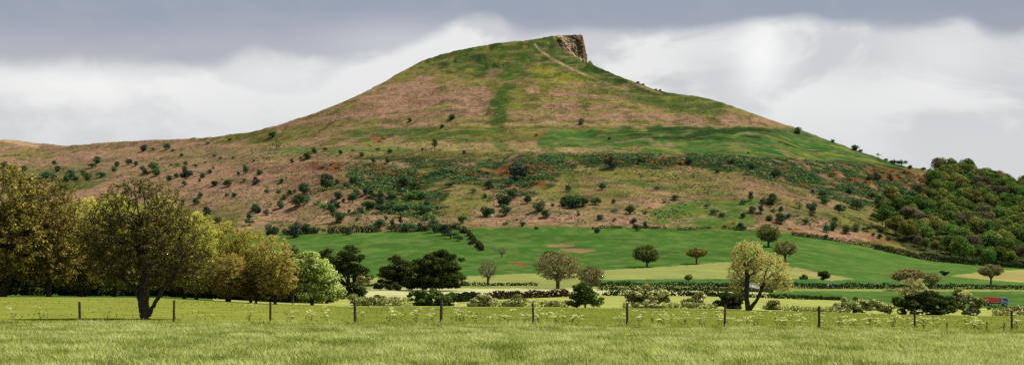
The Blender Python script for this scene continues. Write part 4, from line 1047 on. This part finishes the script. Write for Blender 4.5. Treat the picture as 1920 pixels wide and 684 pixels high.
# shady understorey
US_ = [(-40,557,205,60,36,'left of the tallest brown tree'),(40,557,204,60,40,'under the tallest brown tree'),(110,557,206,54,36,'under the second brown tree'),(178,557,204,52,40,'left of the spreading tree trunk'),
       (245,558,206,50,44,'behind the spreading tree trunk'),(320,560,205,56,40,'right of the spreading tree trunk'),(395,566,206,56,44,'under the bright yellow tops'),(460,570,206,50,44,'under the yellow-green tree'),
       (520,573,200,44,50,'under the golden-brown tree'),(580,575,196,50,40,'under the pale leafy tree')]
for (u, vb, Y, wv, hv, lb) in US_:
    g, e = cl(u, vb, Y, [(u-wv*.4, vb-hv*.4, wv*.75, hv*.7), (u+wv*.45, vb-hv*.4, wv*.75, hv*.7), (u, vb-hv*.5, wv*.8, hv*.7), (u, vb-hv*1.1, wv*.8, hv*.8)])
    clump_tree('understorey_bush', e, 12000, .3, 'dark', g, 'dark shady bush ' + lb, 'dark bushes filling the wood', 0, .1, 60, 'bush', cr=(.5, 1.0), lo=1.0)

# ------------------------------------------------------------------ fence
root = empty('wire_fence', P(1000, 81.3), 'post and wire fence with dark weathered posts along the crop edge', 'fence')
base = np.array(root.location)
tops = []
for (u, vt) in ((-28,566),(150,565),(326,562),(507,565),(666,563),(827,561),(1000,567),(1176,567),(1359,570),(1536,573),(1715,578),(1897,582),(2075,586)):
    g = np.array(P(u, 81.3)); z = CAMZ + (HV - vt) * 81.3 / F; h = z - g[2]
    mb = MB(); r = rs.uniform(.055, .075) * (1.25 if u == 827 else 1)
    lean = rs.uniform(-.03, .03)
    p = g - base
    n = 7
    mb.tube([p + [0, 0, -.3], p + [lean * .3, 0, h * .4], p + [lean * .7, .01, h * .8], p + [lean, .01, h - .02], p + [lean + .01, .01, h]], [r * 1.08, r, r * .98, r * .95, r * .55], n)
    mb.build('post', M['post'], root)
    tops.append((p, lean, h, r))
for frac in (.35, .65, .93):
    mb = MB()
    for (a, la, ha, ra), (b, lb_, hb, rb) in zip(tops[:-1], tops[1:]):
        A_ = a + [la * frac, -ra - .004, ha * frac]; B_ = b + [lb_ * frac, -rb - .004, hb * frac]
        mid = (A_ + B_) / 2 + [0, 0, -.02]
        mb.tube([A_, mid, B_], .0013, 4, False)
    mb.build('wire', M['wire'], root)
for (u, vt, vb, lb) in ((1775, 603, 616, 'short worn stake between the tenth and eleventh posts'), (1850, 603, 621, 'short stake just left of the last tall post'), (1882, 604, 622, 'crossed short stake touching the last tall post')):
    g = np.array(P(u, 80.9)); z = CAMZ + (HV - vt) * 80.9 / F; h = z - g[2]
    mb = MB(); mb.tube([(0, 0, -.3), (.01, 0, h * .5), (.03, 0, h * .97), (.035, 0, h)], [.034, .032, .03, .015], 7)
    if u == 1882: mb.tube([(-.3, -.04, h * .28), (.1, -.04, h * .62)], [.02, .016], 6)
    o = mb.build('stake', M['post']); o.location = g; tag(o, lb, 'stake', 'short stakes at the right end of the fence')
mb = MB(); q = P(1800, 82.4); mb.tube([(0, 0, .48), (.22, 0, .46), (.45, 0, .34), (.75, .02, .18)], [.012, .018, .02, .014], 6); mb.tube([(.22, 0, .46), (.3, 0, .56)], [.012, .006], 5)
mb.tube([(.75, .02, .18), (.95, .02, 0)], [.014, .01], 6); mb.tube([(0, 0, .48), (-.2, .02, .3), (-.28, .02, 0)], [.012, .012, .01], 6)
o = mb.build('fallen_branch', M['post']); o.location = q; tag(o, 'bent fallen branch lying near the right end of the fence', 'branch')

# ------------------------------------------------------------------ cow parsley
def parsley():
    st_v, um_v, um_r = [], [], []
    P0, P1, R0, R1 = [], [], [], []
    h = rs.uniform(.5, .74)
    heads = []
    for s in range(rs.randint(3, 6)):
        a = rs.uniform(0, 6.28); r = rs.uniform(.05, .34); hz = h * rs.uniform(.4, 1.2)
        mid = np.array([math.cos(a) * r * .35, math.sin(a) * r * .35, hz * .5]); top = np.array([math.cos(a) * r, math.sin(a) * r, hz])
        P0 += [np.zeros(3), mid]; P1 += [mid, top]; R0 += [.007, .005]; R1 += [.005, .0035]
        for w in range(rs.randint(2, 4)):
            b = rs.uniform(0, 6.28); hd = top + np.array([math.cos(b) * .09, math.sin(b) * .09, rs.uniform(.03, .09)])
            P0.append(top); P1.append(hd); R0.append(.0035); R1.append(.002); heads.append(hd)
    sv, sf = tube_edges(np.array(P0), np.array(P1), np.array(R0), np.array(R1), 4)
    nl = 12; lv, lf = leaf_quads(np.stack([rs.normal(0, .12, nl), rs.normal(0, .12, nl), rs.uniform(.05, .45, nl)], 1), .13, None, .4)
    a_ = mk('foliage', np.concatenate([sv, lv]), np.concatenate([sf, lf + len(sv)]), M['stem'], rnd=rs.uniform(size=len(sf) + nl))
    cen = np.concatenate([hd + np.stack([rs.normal(0, .032, 14), rs.normal(0, .032, 14), rs.normal(0, .012, 14)], 1) for hd in heads])
    v, f = leaf_quads(cen, .040, np.tile([[0, -.4, 1.]], (len(cen), 1)), .9, .7)
    b_ = mk('blossom', v, f, M['umbel'], rnd=rs.uniform(size=len(f)))
    for o in (a_, b_): col.objects.unlink(o)
    return a_, b_
PP = [parsley() for _ in range(8)]
POSTU = [-28,150,326,507,666,827,1000,1176,1359,1536,1715,1897,2075]
cl_ = [(75,2,20),(25,1,10),(205,1,15),(355,1,14),(382,2,14),(470,1,8),(548,4,14),(563,2,12),(615,3,22),(672,1,9),(735,2,22),(772,6,24),(797,3,18),(870,5,20),(895,3,14),(925,4,18),(955,5,16),(990,4,16),(1012,5,18),(1042,6,22),
       (1070,4,16),(1090,2,10),(1165,3,12),(1200,5,14),(1236,6,14),(1266,5,14),(1320,4,16),(1345,1,8),(1390,5,20),(1425,5,20),(1450,4,16),(1470,5,14),(1500,4,18),(1565,5,16),(1600,6,20),(1630,4,12),(1660,6,20),
       (1690,6,16),(1720,4,14),(1750,5,16),(1812,6,20),(1840,2,16),(1910,4,16)]
for (uc, n, sp) in cl_:
    for _ in range(max(1, int(n*.6+.5))):
        u = uc + rs.normal(0, sp * .8); Y = rs.uniform(81.6, 86.5)
        a_, b_ = PP[rs.randint(8)]
        i = int(np.searchsorted(POSTU, u)); i = min(max(i, 1), 12)
        w = 'left of the first post' if u < 150 else ('right of the last tall post' if u > 1897 else f'between the {ORD[i-2]} and {ORD[i-1]} posts')
        s = rs.uniform(.75, 1.2)
        r_ = empty('cow_parsley', P(u, Y), f'cream-flowered cow parsley growing {w}', 'cow parsley', f'cow parsley {w}', rs.uniform(0, 6.28), s)
        for p in (a_, b_):
            c = p.copy(); c.parent = r_; c.name = p.name.split('.')[0]; col.objects.link(c)

# ------------------------------------------------------------------ grass
def blades(n, usamp, ysamp, hgt, wid, name, mat, label, lean=.35, lowp=0.0, zoff=0):
    Y = ysamp; X = (usamp - CU) * Y / F
    Z = H(X, Y) + zoff
    cl1 = fbm(X / .9, Y / 1.6, 401, 3); cl2 = fbm(X / 4., Y / 4., 402, 3)
    h = hgt * rs.uniform(.5, 1.2, n) * (1 + cl1 * .55 + cl2 * .25)
    a = rs.uniform(0, 6.28, n); ln = lean * rs.uniform(.3, 1.3, n)
    wind = fbm(X / 1.4, Y / 2.4, 405, 2) * 2.2
    dx = np.cos(a) * ln * 1.0 - .12 + wind * .4; dy = np.sin(a) * ln
    w = wid * rs.uniform(.6, 1.4, n); b = rs.uniform(0, 3.14, n)
    wx, wy = np.cos(b) * w * .5, np.sin(b) * w * .25
    B = np.stack([X, Y, Z], 1); Mid = B + np.stack([dx * h * .35, dy * h * .35, h * .62], 1); Tp = B + np.stack([dx * h * 1.1, dy * h * 1.1, h * (1 - .15 * ln)], 1)
    Wv = np.stack([wx, wy, wx * 0], 1)
    V = np.stack([B - Wv * .7, B + Wv * .7, Mid + Wv, Mid - Wv, Tp], 1).reshape(-1, 3)
    i = np.arange(n)[:, None] * 5
    q = np.concatenate([i, i + 1, i + 2, i + 3], 1); t = np.concatenate([i + 3, i + 2, i + 4], 1)
    r = np.clip(rs.uniform(0, 1, n) * .85 + .1 + cl1 * 1.5 + cl2 * .5, 0, 1)
    o = mk(name, V, [q, t], M[mat], rnd=np.concatenate([r, r]))
    tag(o, label, kind='stuff'); return o
n = 460000
ys = np.sqrt(rs.uniform(31.0 ** 2, 80.6 ** 2, n)); us = rs.uniform(-160, 2080, n)
xq = (us - CU) * ys / F; kq = fbm(xq / .7, ys / 1.5, 431, 3) < .17; ys, us = ys[kq], us[kq]; n = len(ys)
blades(n, us, ys, .26, .019, 'crop_grass', 'crop', 'pale green windblown crop filling the foreground')
n = 5000
ys = np.sqrt(rs.uniform(81.2 ** 2, 163. ** 2, n)); us = rs.uniform(-100, 2020, n)
Xp = (us - CU) * ys / F
kp = fbm(Xp / 2.0, ys / 5.0, 421, 3) > -.1
blades(int(kp.sum()), us[kp], ys[kp], .11, .05, 'pasture_grass', 'pasture_blades', 'uneven tufts of pasture grass beyond the fence')

# ------------------------------------------------------------------ crag at the summit
def crag():
    # a broken, layered rock wall facing forward and right
    nu, nv = 110, 60
    U = np.linspace(1044, 1101, nu)
    VT = np.interp(U, SKY[:, 0], SKY[:, 1]) + .6
    VB = np.interp(U, CR[:, 0], CR[:, 2]) + 2.5
    t = (U - 1044) / 57.0
    V = np.zeros((nu, nv, 3))
    for j in range(nv):
        f = j / (nv - 1)
        Y = YCL - 3 - 9 * f - 6 * np.sin(t * 3.14) * f + 26 * np.clip(t - .86, 0, 1)
        vv = VT + (VB - VT) * f
        V[:, j] = np.stack([(U - CU) * Y / F, Y, CAMZ + (HV - vv) * Y / F], 1)
    z = V[..., 2].copy(); x = V[..., 0].copy()
    d = fbm(x / 5., z / 9., 501, 4) * 11 + np.abs(((z / 5.2 + x / 14 + fbm(x / 6, z / 6, 502, 3) * 3) % 1) - .5) * 2.4 + np.abs(fbm(x / 2.6, z / 5.0, 503, 4)) * 5
    d *= np.minimum(1, np.linspace(0, 1, nv) * 8)[None, :] * .8
    V[..., 1] -= d
    V[..., 2] += fbm(x / 3.0, z * 0 + 1, 507, 3) * 1.6 * (1 - np.linspace(0, 1, nv))[None, :] ** 2
    idx = np.arange(nu * nv).reshape(nu, nv)
    q = np.stack([idx[:-1, :-1], idx[:-1, 1:], idx[1:, 1:], idx[1:, :-1]], -1).reshape(-1, 4)
    cc = np.zeros((nu, nv, 3)) + lin(150, 124, 98)
    w = sstep(.02, .16, fbm(x / 7., z / 4., 510, 4))[..., None]; cc = cc * (1 - w) + lin(110, 92, 74) * w
    w = (1 - sstep(.12, .34, np.abs(t[:, None] - .12 - np.linspace(0, .62, nv)[None, :] + fbm(x / 5, z / 5, 511, 3) * .3)))[..., None]; cc = cc * (1 - w) + lin(214, 186, 148) * w
    w = np.clip(sstep(.04, .14, fbm(x / 4., z / 3.5, 512, 3)) * .9 + sstep(.8, 1, np.linspace(0, 1, nv))[None, :] * sstep(-.1, .1, fbm(x / 4., z / 2., 514, 3)), 0, 1)[..., None]; cc = cc * (1 - w) + lin(96, 104, 60) * w
    w = sstep(.12, .18, fbm(x / 5., z / 1.2, 513, 3))[..., None] * .6; cc = cc * (1 - w) + lin(80, 66, 56) * w
    m = groundmat('sandstone', [1.5, .5], .16, .9, .8, .8)
    o = mk('hill_crag', V.reshape(-1, 3), q, m, colr=cc.reshape(-1, 3) * KA * 1.1); tag(o, 'steep layered sandstone crag at the summit', kind='structure')
crag()
def boulder(u, v, wpx, label, c, group='rocks on the hill'):
    g = G(u, v, 600.0); s = wpx * g[1] / F * .5
    ph = []; F_ = []
    nr, nt_ = 7, 10
    vs = []
    for i in range(nr + 1):
        th = math.pi * i / nr
        for j in range(nt_):
            p = 2 * math.pi * j / nt_; r = s * rs.uniform(.8, 1.15)
            vs.append((r * math.sin(th) * math.cos(p), r * math.sin(th) * math.sin(p) * .8, r * .7 * math.cos(th) + s * .25))
    fs = [(i*nt_+j, (i+1)*nt_+j, (i+1)*nt_+(j+1) % nt_, i*nt_+(j+1) % nt_) for i in range(nr) for j in range(nt_)]
    m = noisemat('boulder_stone', tuple(np.array(c) * .6), tuple(c), 1.0, .9, .5)
    o = mk('boulder', vs, np.array(fs), m, loc=g); tag(o, label, 'boulder', group)
boulder(920, 407, 12, 'flat pale green-grey boulder on the lower slope', (.3, .36, .24))
boulder(611, 380, 5, 'small white boulder among the bracken bushes', (.6, .6, .55))
boulder(1028, 83, 4, 'pale stone block below the summit rim', (.45, .45, .4))
boulder(918, 353, 6, 'pale stone beside the rust patch', (.45, .4, .35))
for (u, v, w) in ((1196,156,7),(1206,159,5),(1238,169,5),(1021,73,5),(1230,167,4)):
    boulder(u, v, w, {1196:'dark rock outcrop standing on the right shoulder skyline',1206:'second dark skyline rock, lower on the right shoulder',1238:'low dark rock at the foot of the right shoulder',1021:'dark rock at the notch left of the crag',1230:'small rock above the right shoulder foot'}[u], (.09, .08, .07))

# ------------------------------------------------------------------ people (far away on the path)
def skin_person(u, v, label, top, legs, rz, ymin=900.0):
    g = G(u, v, ymin)
    me = bpy.data.meshes.new('person')
    V = [(0,0,.95),(0,0,1.15),(0,0,1.42),(0,0,1.52),(0,-.01,1.66),(0,-.02,1.76),
         (.1,0,.9),(.12,.12,.5),(.12,.28,.08),(.12,.16,.03),(-.1,0,.9),(-.12,-.16,.52),(-.12,-.05,.08),(-.12,-.2,.03),
         (.2,0,1.42),(.26,-.1,1.15),(.24,-.25,.92),(-.2,0,1.42),(-.27,.08,1.15),(-.25,.0,.9)]
    E = [(0,1),(1,2),(2,3),(3,4),(4,5),(0,6),(6,7),(7,8),(8,9),(0,10),(10,11),(11,12),(12,13),(2,14),(14,15),(15,16),(2,17),(17,18),(18,19)]
    R = [.15,.15,.17,.06,.11,.08,.1,.07,.05,.04,.1,.07,.05,.04,.07,.055,.04,.07,.055,.04]
    me.from_pydata(V, E, []); o = bpy.data.objects.new('person', me); col.objects.link(o)
    sk = o.modifiers.new('skin', 'SKIN'); sd = me.skin_vertices[0].data
    for i, r in enumerate(R): sd[i].radius = (r, r)
    sd[0].use_root = True
    sub = o.modifiers.new('sub', 'SUBSURF'); sub.levels = 1; sub.render_levels = 1
    m, nt, N, L = newmat('walker_clothes')
    tc = N.new('ShaderNodeTexCoord'); sp = N.new('ShaderNodeSeparateXYZ'); L.new(tc.outputs['Object'], sp.inputs[0])
    cr = N.new('ShaderNodeValToRGB'); cr.color_ramp.interpolation = 'CONSTANT'
    mr = N.new('ShaderNodeMapRange'); mr.inputs[2].default_value = 2.0; L.new(sp.outputs[2], mr.inputs[0]); L.new(mr.outputs[0], cr.inputs[0])
    els = [(0, (.03,.025,.02)), (.06, legs), (.48, top), (.755, (.5,.32,.24)), (.85, (.06,.04,.03))]
    while len(cr.color_ramp.elements) < len(els): cr.color_ramp.elements.new(.5)
    for e, (p, c) in zip(cr.color_ramp.elements, els): e.position = p; e.color = (*c, 1)
    b = N.new('ShaderNodeBsdfDiffuse'); L.new(cr.outputs[0], b.inputs[0]); oo = N.new('ShaderNodeOutputMaterial'); L.new(b.outputs[0], oo.inputs[0])
    me.materials.append(m)
    o.location = g; o.rotation_euler[2] = rz
    tag(o, label, 'person', 'walkers on the hill path')
skin_person(931, 218, 'distant walker in a white top on the hill path', (.8,.78,.75), (.08,.08,.12), 0)
skin_person(934.5, 220, 'distant walker in a red jacket on the hill path', (.6,.06,.04), (.05,.05,.06), .6)
skin_person(800, 304, 'distant walker all in white by the grassy shelf edge', (.85,.85,.82), (.7,.7,.68), 1.2, 700.0)

# ------------------------------------------------------------------ vehicles
paint_ = lambda n, c: noisemat(n, tuple(np.array(c) * .9), tuple(c), 2.0, .35, 0, 0, .5)
glass = plain('window_glass', (.04, .055, .07), .08, 0, .6); rubber = plain('rubber', (.02, .02, .02), .9); steel = plain('hub_steel', (.35, .35, .36), .4, .8); lampm = plain('lamp_lens', (.7, .7, .65), .15)
def wheel(root, x, y, r, w=.24):
    mb = MB(); mb.tube([(x, y - w/2, r), (x, y + w/2, r)], r, 20); o = mb.build('wheel', rubber, root, .02)
    m2 = MB(); m2.tube([(x, y - w/2 - .012, r), (x, y + w/2 + .012, r)], r * .55, 16); m2.build('rim', steel, o)
    return o
def truck(loc, rz):
    root = empty('truck', loc, 'red tipper truck with a blue cab behind the low hedge', 'truck', rz=rz)
    mb = MB(); mb.box(-3.1, 1.1, -.4, .4, .62, .86); mb.box(1.1, 3.2, -.85, .85, .55, .8); mb.build('chassis', rubber, root, .02)
    mb = MB()
    mb.prism([(-3.3, .95), (1.05, .95), (1.05, 2.25), (-3.3, 2.45)], -1.12, 1.12)
    for x in (-3.2, -2.1, -1.0, .1, .95): mb.box(x - .05, x + .05, -1.18, 1.18, .96, 2.2)
    mb.box(-3.35, 1.1, -1.17, 1.17, 2.12, 2.22)
    mb.build('tipper_body', paint_('red_paint', (.62, .04, .035)), root, .02)
    mb = MB(); mb.prism([(1.2, .6), (3.25, .6), (3.3, 1.25), (2.95, 2.1), (2.7, 2.32), (1.25, 2.32)], -1.05, 1.05)
    cab = mb.build('cab', paint_('blue_paint', (.16, .26, .48)), root, .06)
    mb = MB(); mb.add([(3.302, -.9, 1.3), (3.302, .9, 1.3), (2.975, .86, 2.08), (2.975, -.86, 2.08)], [(0, 1, 2, 3)])
    mb.build('windscreen', glass, cab)
    for s in (-1, 1):
        mb = MB(); mb.prism([(1.95, 1.35), (3.1, 1.35), (2.85, 2.05), (1.95, 2.05)], s * 1.052 - .006, s * 1.052 + .006); mb.build('window', glass, cab)
        mb = MB(); mb.box(3.27, 3.33, s * .78 - .14, s * .78 + .14, .85, 1.05); mb.build('headlight', lampm, cab, .02)
    mb = MB(); mb.box(3.22, 3.38, -1.05, 1.05, .5, .72); mb.build('bumper', plain('bumper_white', (.6, .6, .6)), root, .03)
    for x in (-2.4, -1.4, 2.35):
        for s in (-.92, .92): wheel(root, x, s, .47, .28)
    mb = MB()
    for s in (-1, 1): mb.box(-2.95, -.85, s * .95 - .2, s * .95 + .2, .93, .97)
    mb.build('mudguard', rubber, root)
    return root
def road_car(loc, rz, label, colr_, L=4.2, W=1.7, Hh=1.45, van=False, name='car'):
    root = empty(name, loc, label, 'van' if van else 'car', rz=rz)
    h = Hh; a = L / 2
    prof = [(-a, .35), (a, .35), (a + .02, .75), (a * .62, .95), (a * .28, h), (-a * .6, h), (-a * .93, .98), (-a - .02, .8)] if not van else \
           [(-a, .35), (a, .35), (a + .03, .95), (a * .78, 1.2), (a * .52, h), (-a * .97, h), (-a, .9)]
    mb = MB(); mb.prism(prof, -W / 2, W / 2); body = mb.build('body', paint_(name + '_paint', colr_), root, .07)
    for s in (-1, 1):
        y = s * (W / 2 + .002)
        mb = MB()
        if van: mb.prism([(a * .42, 1.25), (a * .7, 1.25), (a * .48, h - .18), (a * .2, h - .18), (a * .2, 1.25)], y - .004, y + .004)
        else: mb.prism([(-a * .75, 1.0), (a * .5, .98), (a * .22, h - .1), (-a * .55, h - .1)], y - .004, y + .004)
        mb.build('window', glass, body)
        mb = MB(); mb.box(a - .05, a + .05, s * W * .36 - .12, s * W * .36 + .12, .62, .78); mb.build('headlight', lampm, body, .02)
        for x in (-a * .62, a * .62): wheel(root, x, s * (W / 2 - .1), .32, .2)
    x0, x1, z0, z1 = (a * .79, a * .53, 1.23, h - .08) if van else (a * .60, a * .31, .99, h - .06)
    mb = MB(); mb.add([(x0 + .03, -W * .42, z0), (x0 + .03, W * .42, z0), (x1 + .03, W * .4, z1), (x1 + .03, -W * .4, z1)], [(0, 1, 2, 3)]); mb.build('windscreen', glass, body)
    return root
q = G(1866, 577, 330.0); print('truck', q)
o = truck((q[0], q[1], q[2] + .35), math.radians(-8)); o.scale = (min(1, 48 / F * q[1] / 6.7),) * 3
q = G(1415, 543, 420.0); print('van', q)
road_car(q, math.radians(35), 'white van seen through the branches of the tall yellow tree', (.8, .8, .8), 4.2, 1.8, 2.0, True, 'van')
q = G(1558, 539.5, 400.0); print('car', q)
road_car(q, math.radians(25), 'pale silver car passing behind the long dark hedge', (.6, .62, .66), 4.0, 1.65, 1.4, False, 'car').location[2] += -.3

# ------------------------------------------------------------------ camera, sky, sun
cd = bpy.data.cameras.new('camera'); cam = bpy.data.objects.new('camera', cd); col.objects.link(cam)
cd.sensor_width = 36; cd.lens = 36 * F / 1920; cd.clip_end = 20000; cd.clip_start = .5
cam.location = (0, 0, CAMZ); cam.rotation_euler = (math.radians(90), 0, 0)
cd.shift_y = (HV - 342) / 1920
scene.camera = cam

SUN_EL, SUN_AZ = 55.0, 66.0      # azimuth clockwise from +Y (view direction)
sl = bpy.data.lights.new('sun', 'SUN'); sl.energy = 5.0; sl.angle = math.radians(3.0); sl.color = (1, .95, .86)
so = bpy.data.objects.new('sun', sl); col.objects.link(so)
so.rotation_euler = (math.radians(90 - SUN_EL), 0, math.radians(-SUN_AZ + 180) )

w = bpy.data.worlds.new('World'); scene.world = w; w.use_nodes = True
nt = w.node_tree; N = nt.nodes; L = nt.links; N.clear()
sky = N.new('ShaderNodeTexSky'); sky.sky_type = 'NISHITA'; sky.sun_disc = False
sky.sun_elevation = math.radians(SUN_EL); sky.sun_rotation = math.radians(SUN_AZ)
tc = N.new('ShaderNodeTexCoord'); sp = N.new('ShaderNodeSeparateXYZ'); L.new(tc.outputs['Generated'], sp.inputs[0])
def math_(op, a, b=None, clamp=False):
    n = N.new('ShaderNodeMath'); n.operation = op; n.use_clamp = clamp
    for i, x in enumerate((a, b)):
        if x is None: continue
        if isinstance(x, (int, float)): n.inputs[i].default_value = x
        else: L.new(x, n.inputs[i])
    return n.outputs[0]
hyp = math_('SQRT', math_('ADD', math_('MULTIPLY', sp.outputs[0], sp.outputs[0]), math_('MULTIPLY', sp.outputs[1], sp.outputs[1])))
el = math_('DIVIDE', sp.outputs[2], math_('MAXIMUM', hyp, .02))      # tangent of elevation
az = math_('ARCTAN2', sp.outputs[0], sp.outputs[1])
cmb = N.new('ShaderNodeCombineXYZ'); L.new(az, cmb.inputs[0]); L.new(math_('MULTIPLY', el, 1.9), cmb.inputs[1])
def noise(scale, det, off, dist=0.0, rough=.55):
    mp = N.new('ShaderNodeMapping'); mp.inputs['Location'].default_value = off
    L.new(cmb.outputs[0], mp.inputs[0])
    n = N.new('ShaderNodeTexNoise'); n.inputs['Scale'].default_value = scale; n.inputs['Detail'].default_value = det; n.inputs['Distortion'].default_value = dist; n.inputs['Roughness'].default_value = rough
    L.new(mp.outputs[0], n.inputs['Vector']); return n.outputs[0]
def ramp(x, a, b, c0=0.0, c1=1.0):
    n = N.new('ShaderNodeMapRange'); n.interpolation_type = 'SMOOTHSTEP'
    L.new(x, n.inputs[0]); n.inputs[1].default_value = a; n.inputs[2].default_value = b; n.inputs[3].default_value = c0; n.inputs[4].default_value = c1
    return n.outputs[0]
def ramp_lin(x, a, b):
    n = N.new('ShaderNodeMapRange'); L.new(x, n.inputs[0]); n.inputs[1].default_value = a; n.inputs[2].default_value = b; return n.outputs[0]
def gauss(u0, v0, su, sv):
    a0 = math.atan((u0 - CU) / F); e0 = (HV - v0) / F
    a = math_('DIVIDE', math_('SUBTRACT', az, a0), su / F); b = math_('DIVIDE', math_('SUBTRACT', el, e0), sv / F)
    return math_('EXPONENT', math_('MULTIPLY', math_('ADD', math_('MULTIPLY', a, a), math_('MULTIPLY', b, b)), -1.0))
n1 = noise(7, 8, (3.1, 1.2, 0), .3); n2 = noise(22, 6, (7.7, 4.2, 0), .5); n3 = noise(3.5, 4, (1.7, 9.2, 2.0)); n4 = noise(11, 7, (5.2, 2.8, 3.0), .4)
# underside of the grey cloud sheet: its lower rim wanders
fc = N.new('ShaderNodeFloatCurve'); cv = fc.mapping.curves[0]
edge = [(-300,110),(0,138),(200,133),(410,130),(470,108),(520,118),(600,121),(700,112),(770,92),(840,60),(880,40),(930,43),(970,60),(1090,60),(1150,64),(1300,62),(1480,49),(1560,53),(1640,66),(1740,64),(1800,60),(1860,82),(1920,90),(2200,70)]
A0, A1 = math.atan((-300 - CU) / F), math.atan((2200 - CU) / F)
for i, (uu_, vv_) in enumerate(edge):
    x_ = (math.atan((uu_ - CU) / F) - A0) / (A1 - A0); y_ = (HV - vv_) / F / .2
    if i == 0: cv.points[0].location = (x_, y_)
    elif i == len(edge) - 1: cv.points[-1].location = (x_, y_)
    else: cv.points.new(x_, y_)
fc.mapping.update()
L.new(ramp_lin(az, A0, A1), fc.inputs['Value'])
E_ = math_('MULTIPLY', fc.outputs[0], .2)
rim = math_('SUBTRACT', math_('ADD', math_('ADD', el, math_('MULTIPLY', math_('SUBTRACT', n1, .5), .014)), math_('MULTIPLY', math_('SUBTRACT', n2, .5), .012)), E_)
dark = ramp(rim, -.0045, .0065)
hi = ramp(el, .30, 1.2)
def rgb(c): 
    n = N.new('ShaderNodeRGB'); n.outputs[0].default_value = (*c, 1); return n.outputs[0]
def mixc(f, a, b):
    n = N.new('ShaderNodeMix'); n.data_type = 'RGBA'; L.new(f, n.inputs[0]); L.new(a, n.inputs[6]); L.new(b, n.inputs[7]); return n.outputs[2]
S = 1 / .1
ke = 1.0
SKYK = .5
def sc(r, g, b, k=1.0): return tuple(lin(r, g, b) * SKYK * S * k)
light = mixc(ramp(n4, .42, .56), rgb(sc(204, 205, 208)), rgb(sc(233, 233, 232)))
light = mixc(math_('MULTIPLY', gauss(1425, 115, 60, 70), .85), light, rgb(sc(252, 252, 250)))
light = mixc(math_('MULTIPLY', gauss(1760, 120, 120, 60), .5), light, rgb(sc(246, 246, 244)))
light = mixc(math_('MULTIPLY', gauss(1330, 130, 60, 50), .5), light, rgb(sc(203, 204, 207)))
light = mixc(math_('MULTIPLY', gauss(1620, 130, 110, 40), .5), light, rgb(sc(202, 203, 206)))
light = mixc(math_('MULTIPLY', gauss(120, 175, 260, 38), .85), light, rgb(sc(246, 246, 243)))
light = mixc(math_('MULTIPLY', gauss(520, 150, 120, 40), .6), light, rgb(sc(240, 240, 239)))
light = mixc(math_('MULTIPLY', gauss(560, 190, 200, 60), .4), light, rgb(sc(226, 226, 226)))
light = mixc(ramp(el, .085, .125, .6, 0.0), light, rgb(sc(214, 215, 217)))
gn = math_('ADD', el, math_('MULTIPLY', math_('SUBTRACT', n1, .5), .05))
greyc = mixc(ramp(gn, .138, .176), rgb(sc(178, 181, 189)), rgb(sc(153, 161, 177)))
greyc = mixc(math_('MULTIPLY', ramp(n2, .42, .7), .35), greyc, rgb(sc(170, 175, 186)))
greyc = mixc(math_('MULTIPLY', gauss(760, 85, 150, 40), .7), greyc, rgb(sc(205, 207, 211)))
greyc = mixc(math_('MULTIPLY', gauss(1300, 40, 260, 30), .6), greyc, rgb(sc(156, 163, 177)))
greyc = mixc(math_('MULTIPLY', gauss(1880, 60, 120, 60), .5), greyc, rgb(sc(150, 157, 170)))
cloud = mixc(dark, light, greyc)
cloud = mixc(hi, cloud, rgb(sc(238, 240, 244, .75)))
full = mixc(math_('ADD', math_('MULTIPLY', hi, -.05), .98), sky.outputs[0], cloud)
bg = N.new('ShaderNodeBackground'); bg.inputs[1].default_value = .1; L.new(full, bg.inputs[0])
wo = N.new('ShaderNodeOutputWorld'); L.new(bg.outputs[0], wo.inputs[0])

scene.view_settings.view_transform = 'Standard'; scene.view_settings.look = 'None'
scene.view_settings.exposure = 1.0; scene.view_settings.gamma = 1.0
try: scene.view_settings.use_curve_mapping = False
except Exception: pass
scene.render.engine = 'CYCLES'
scene.cycles.max_bounces = 5; scene.cycles.diffuse_bounces = 3; scene.cycles.transmission_bounces = 3; scene.cycles.transparent_max_bounces = 4
scene.cycles.use_denoising = False
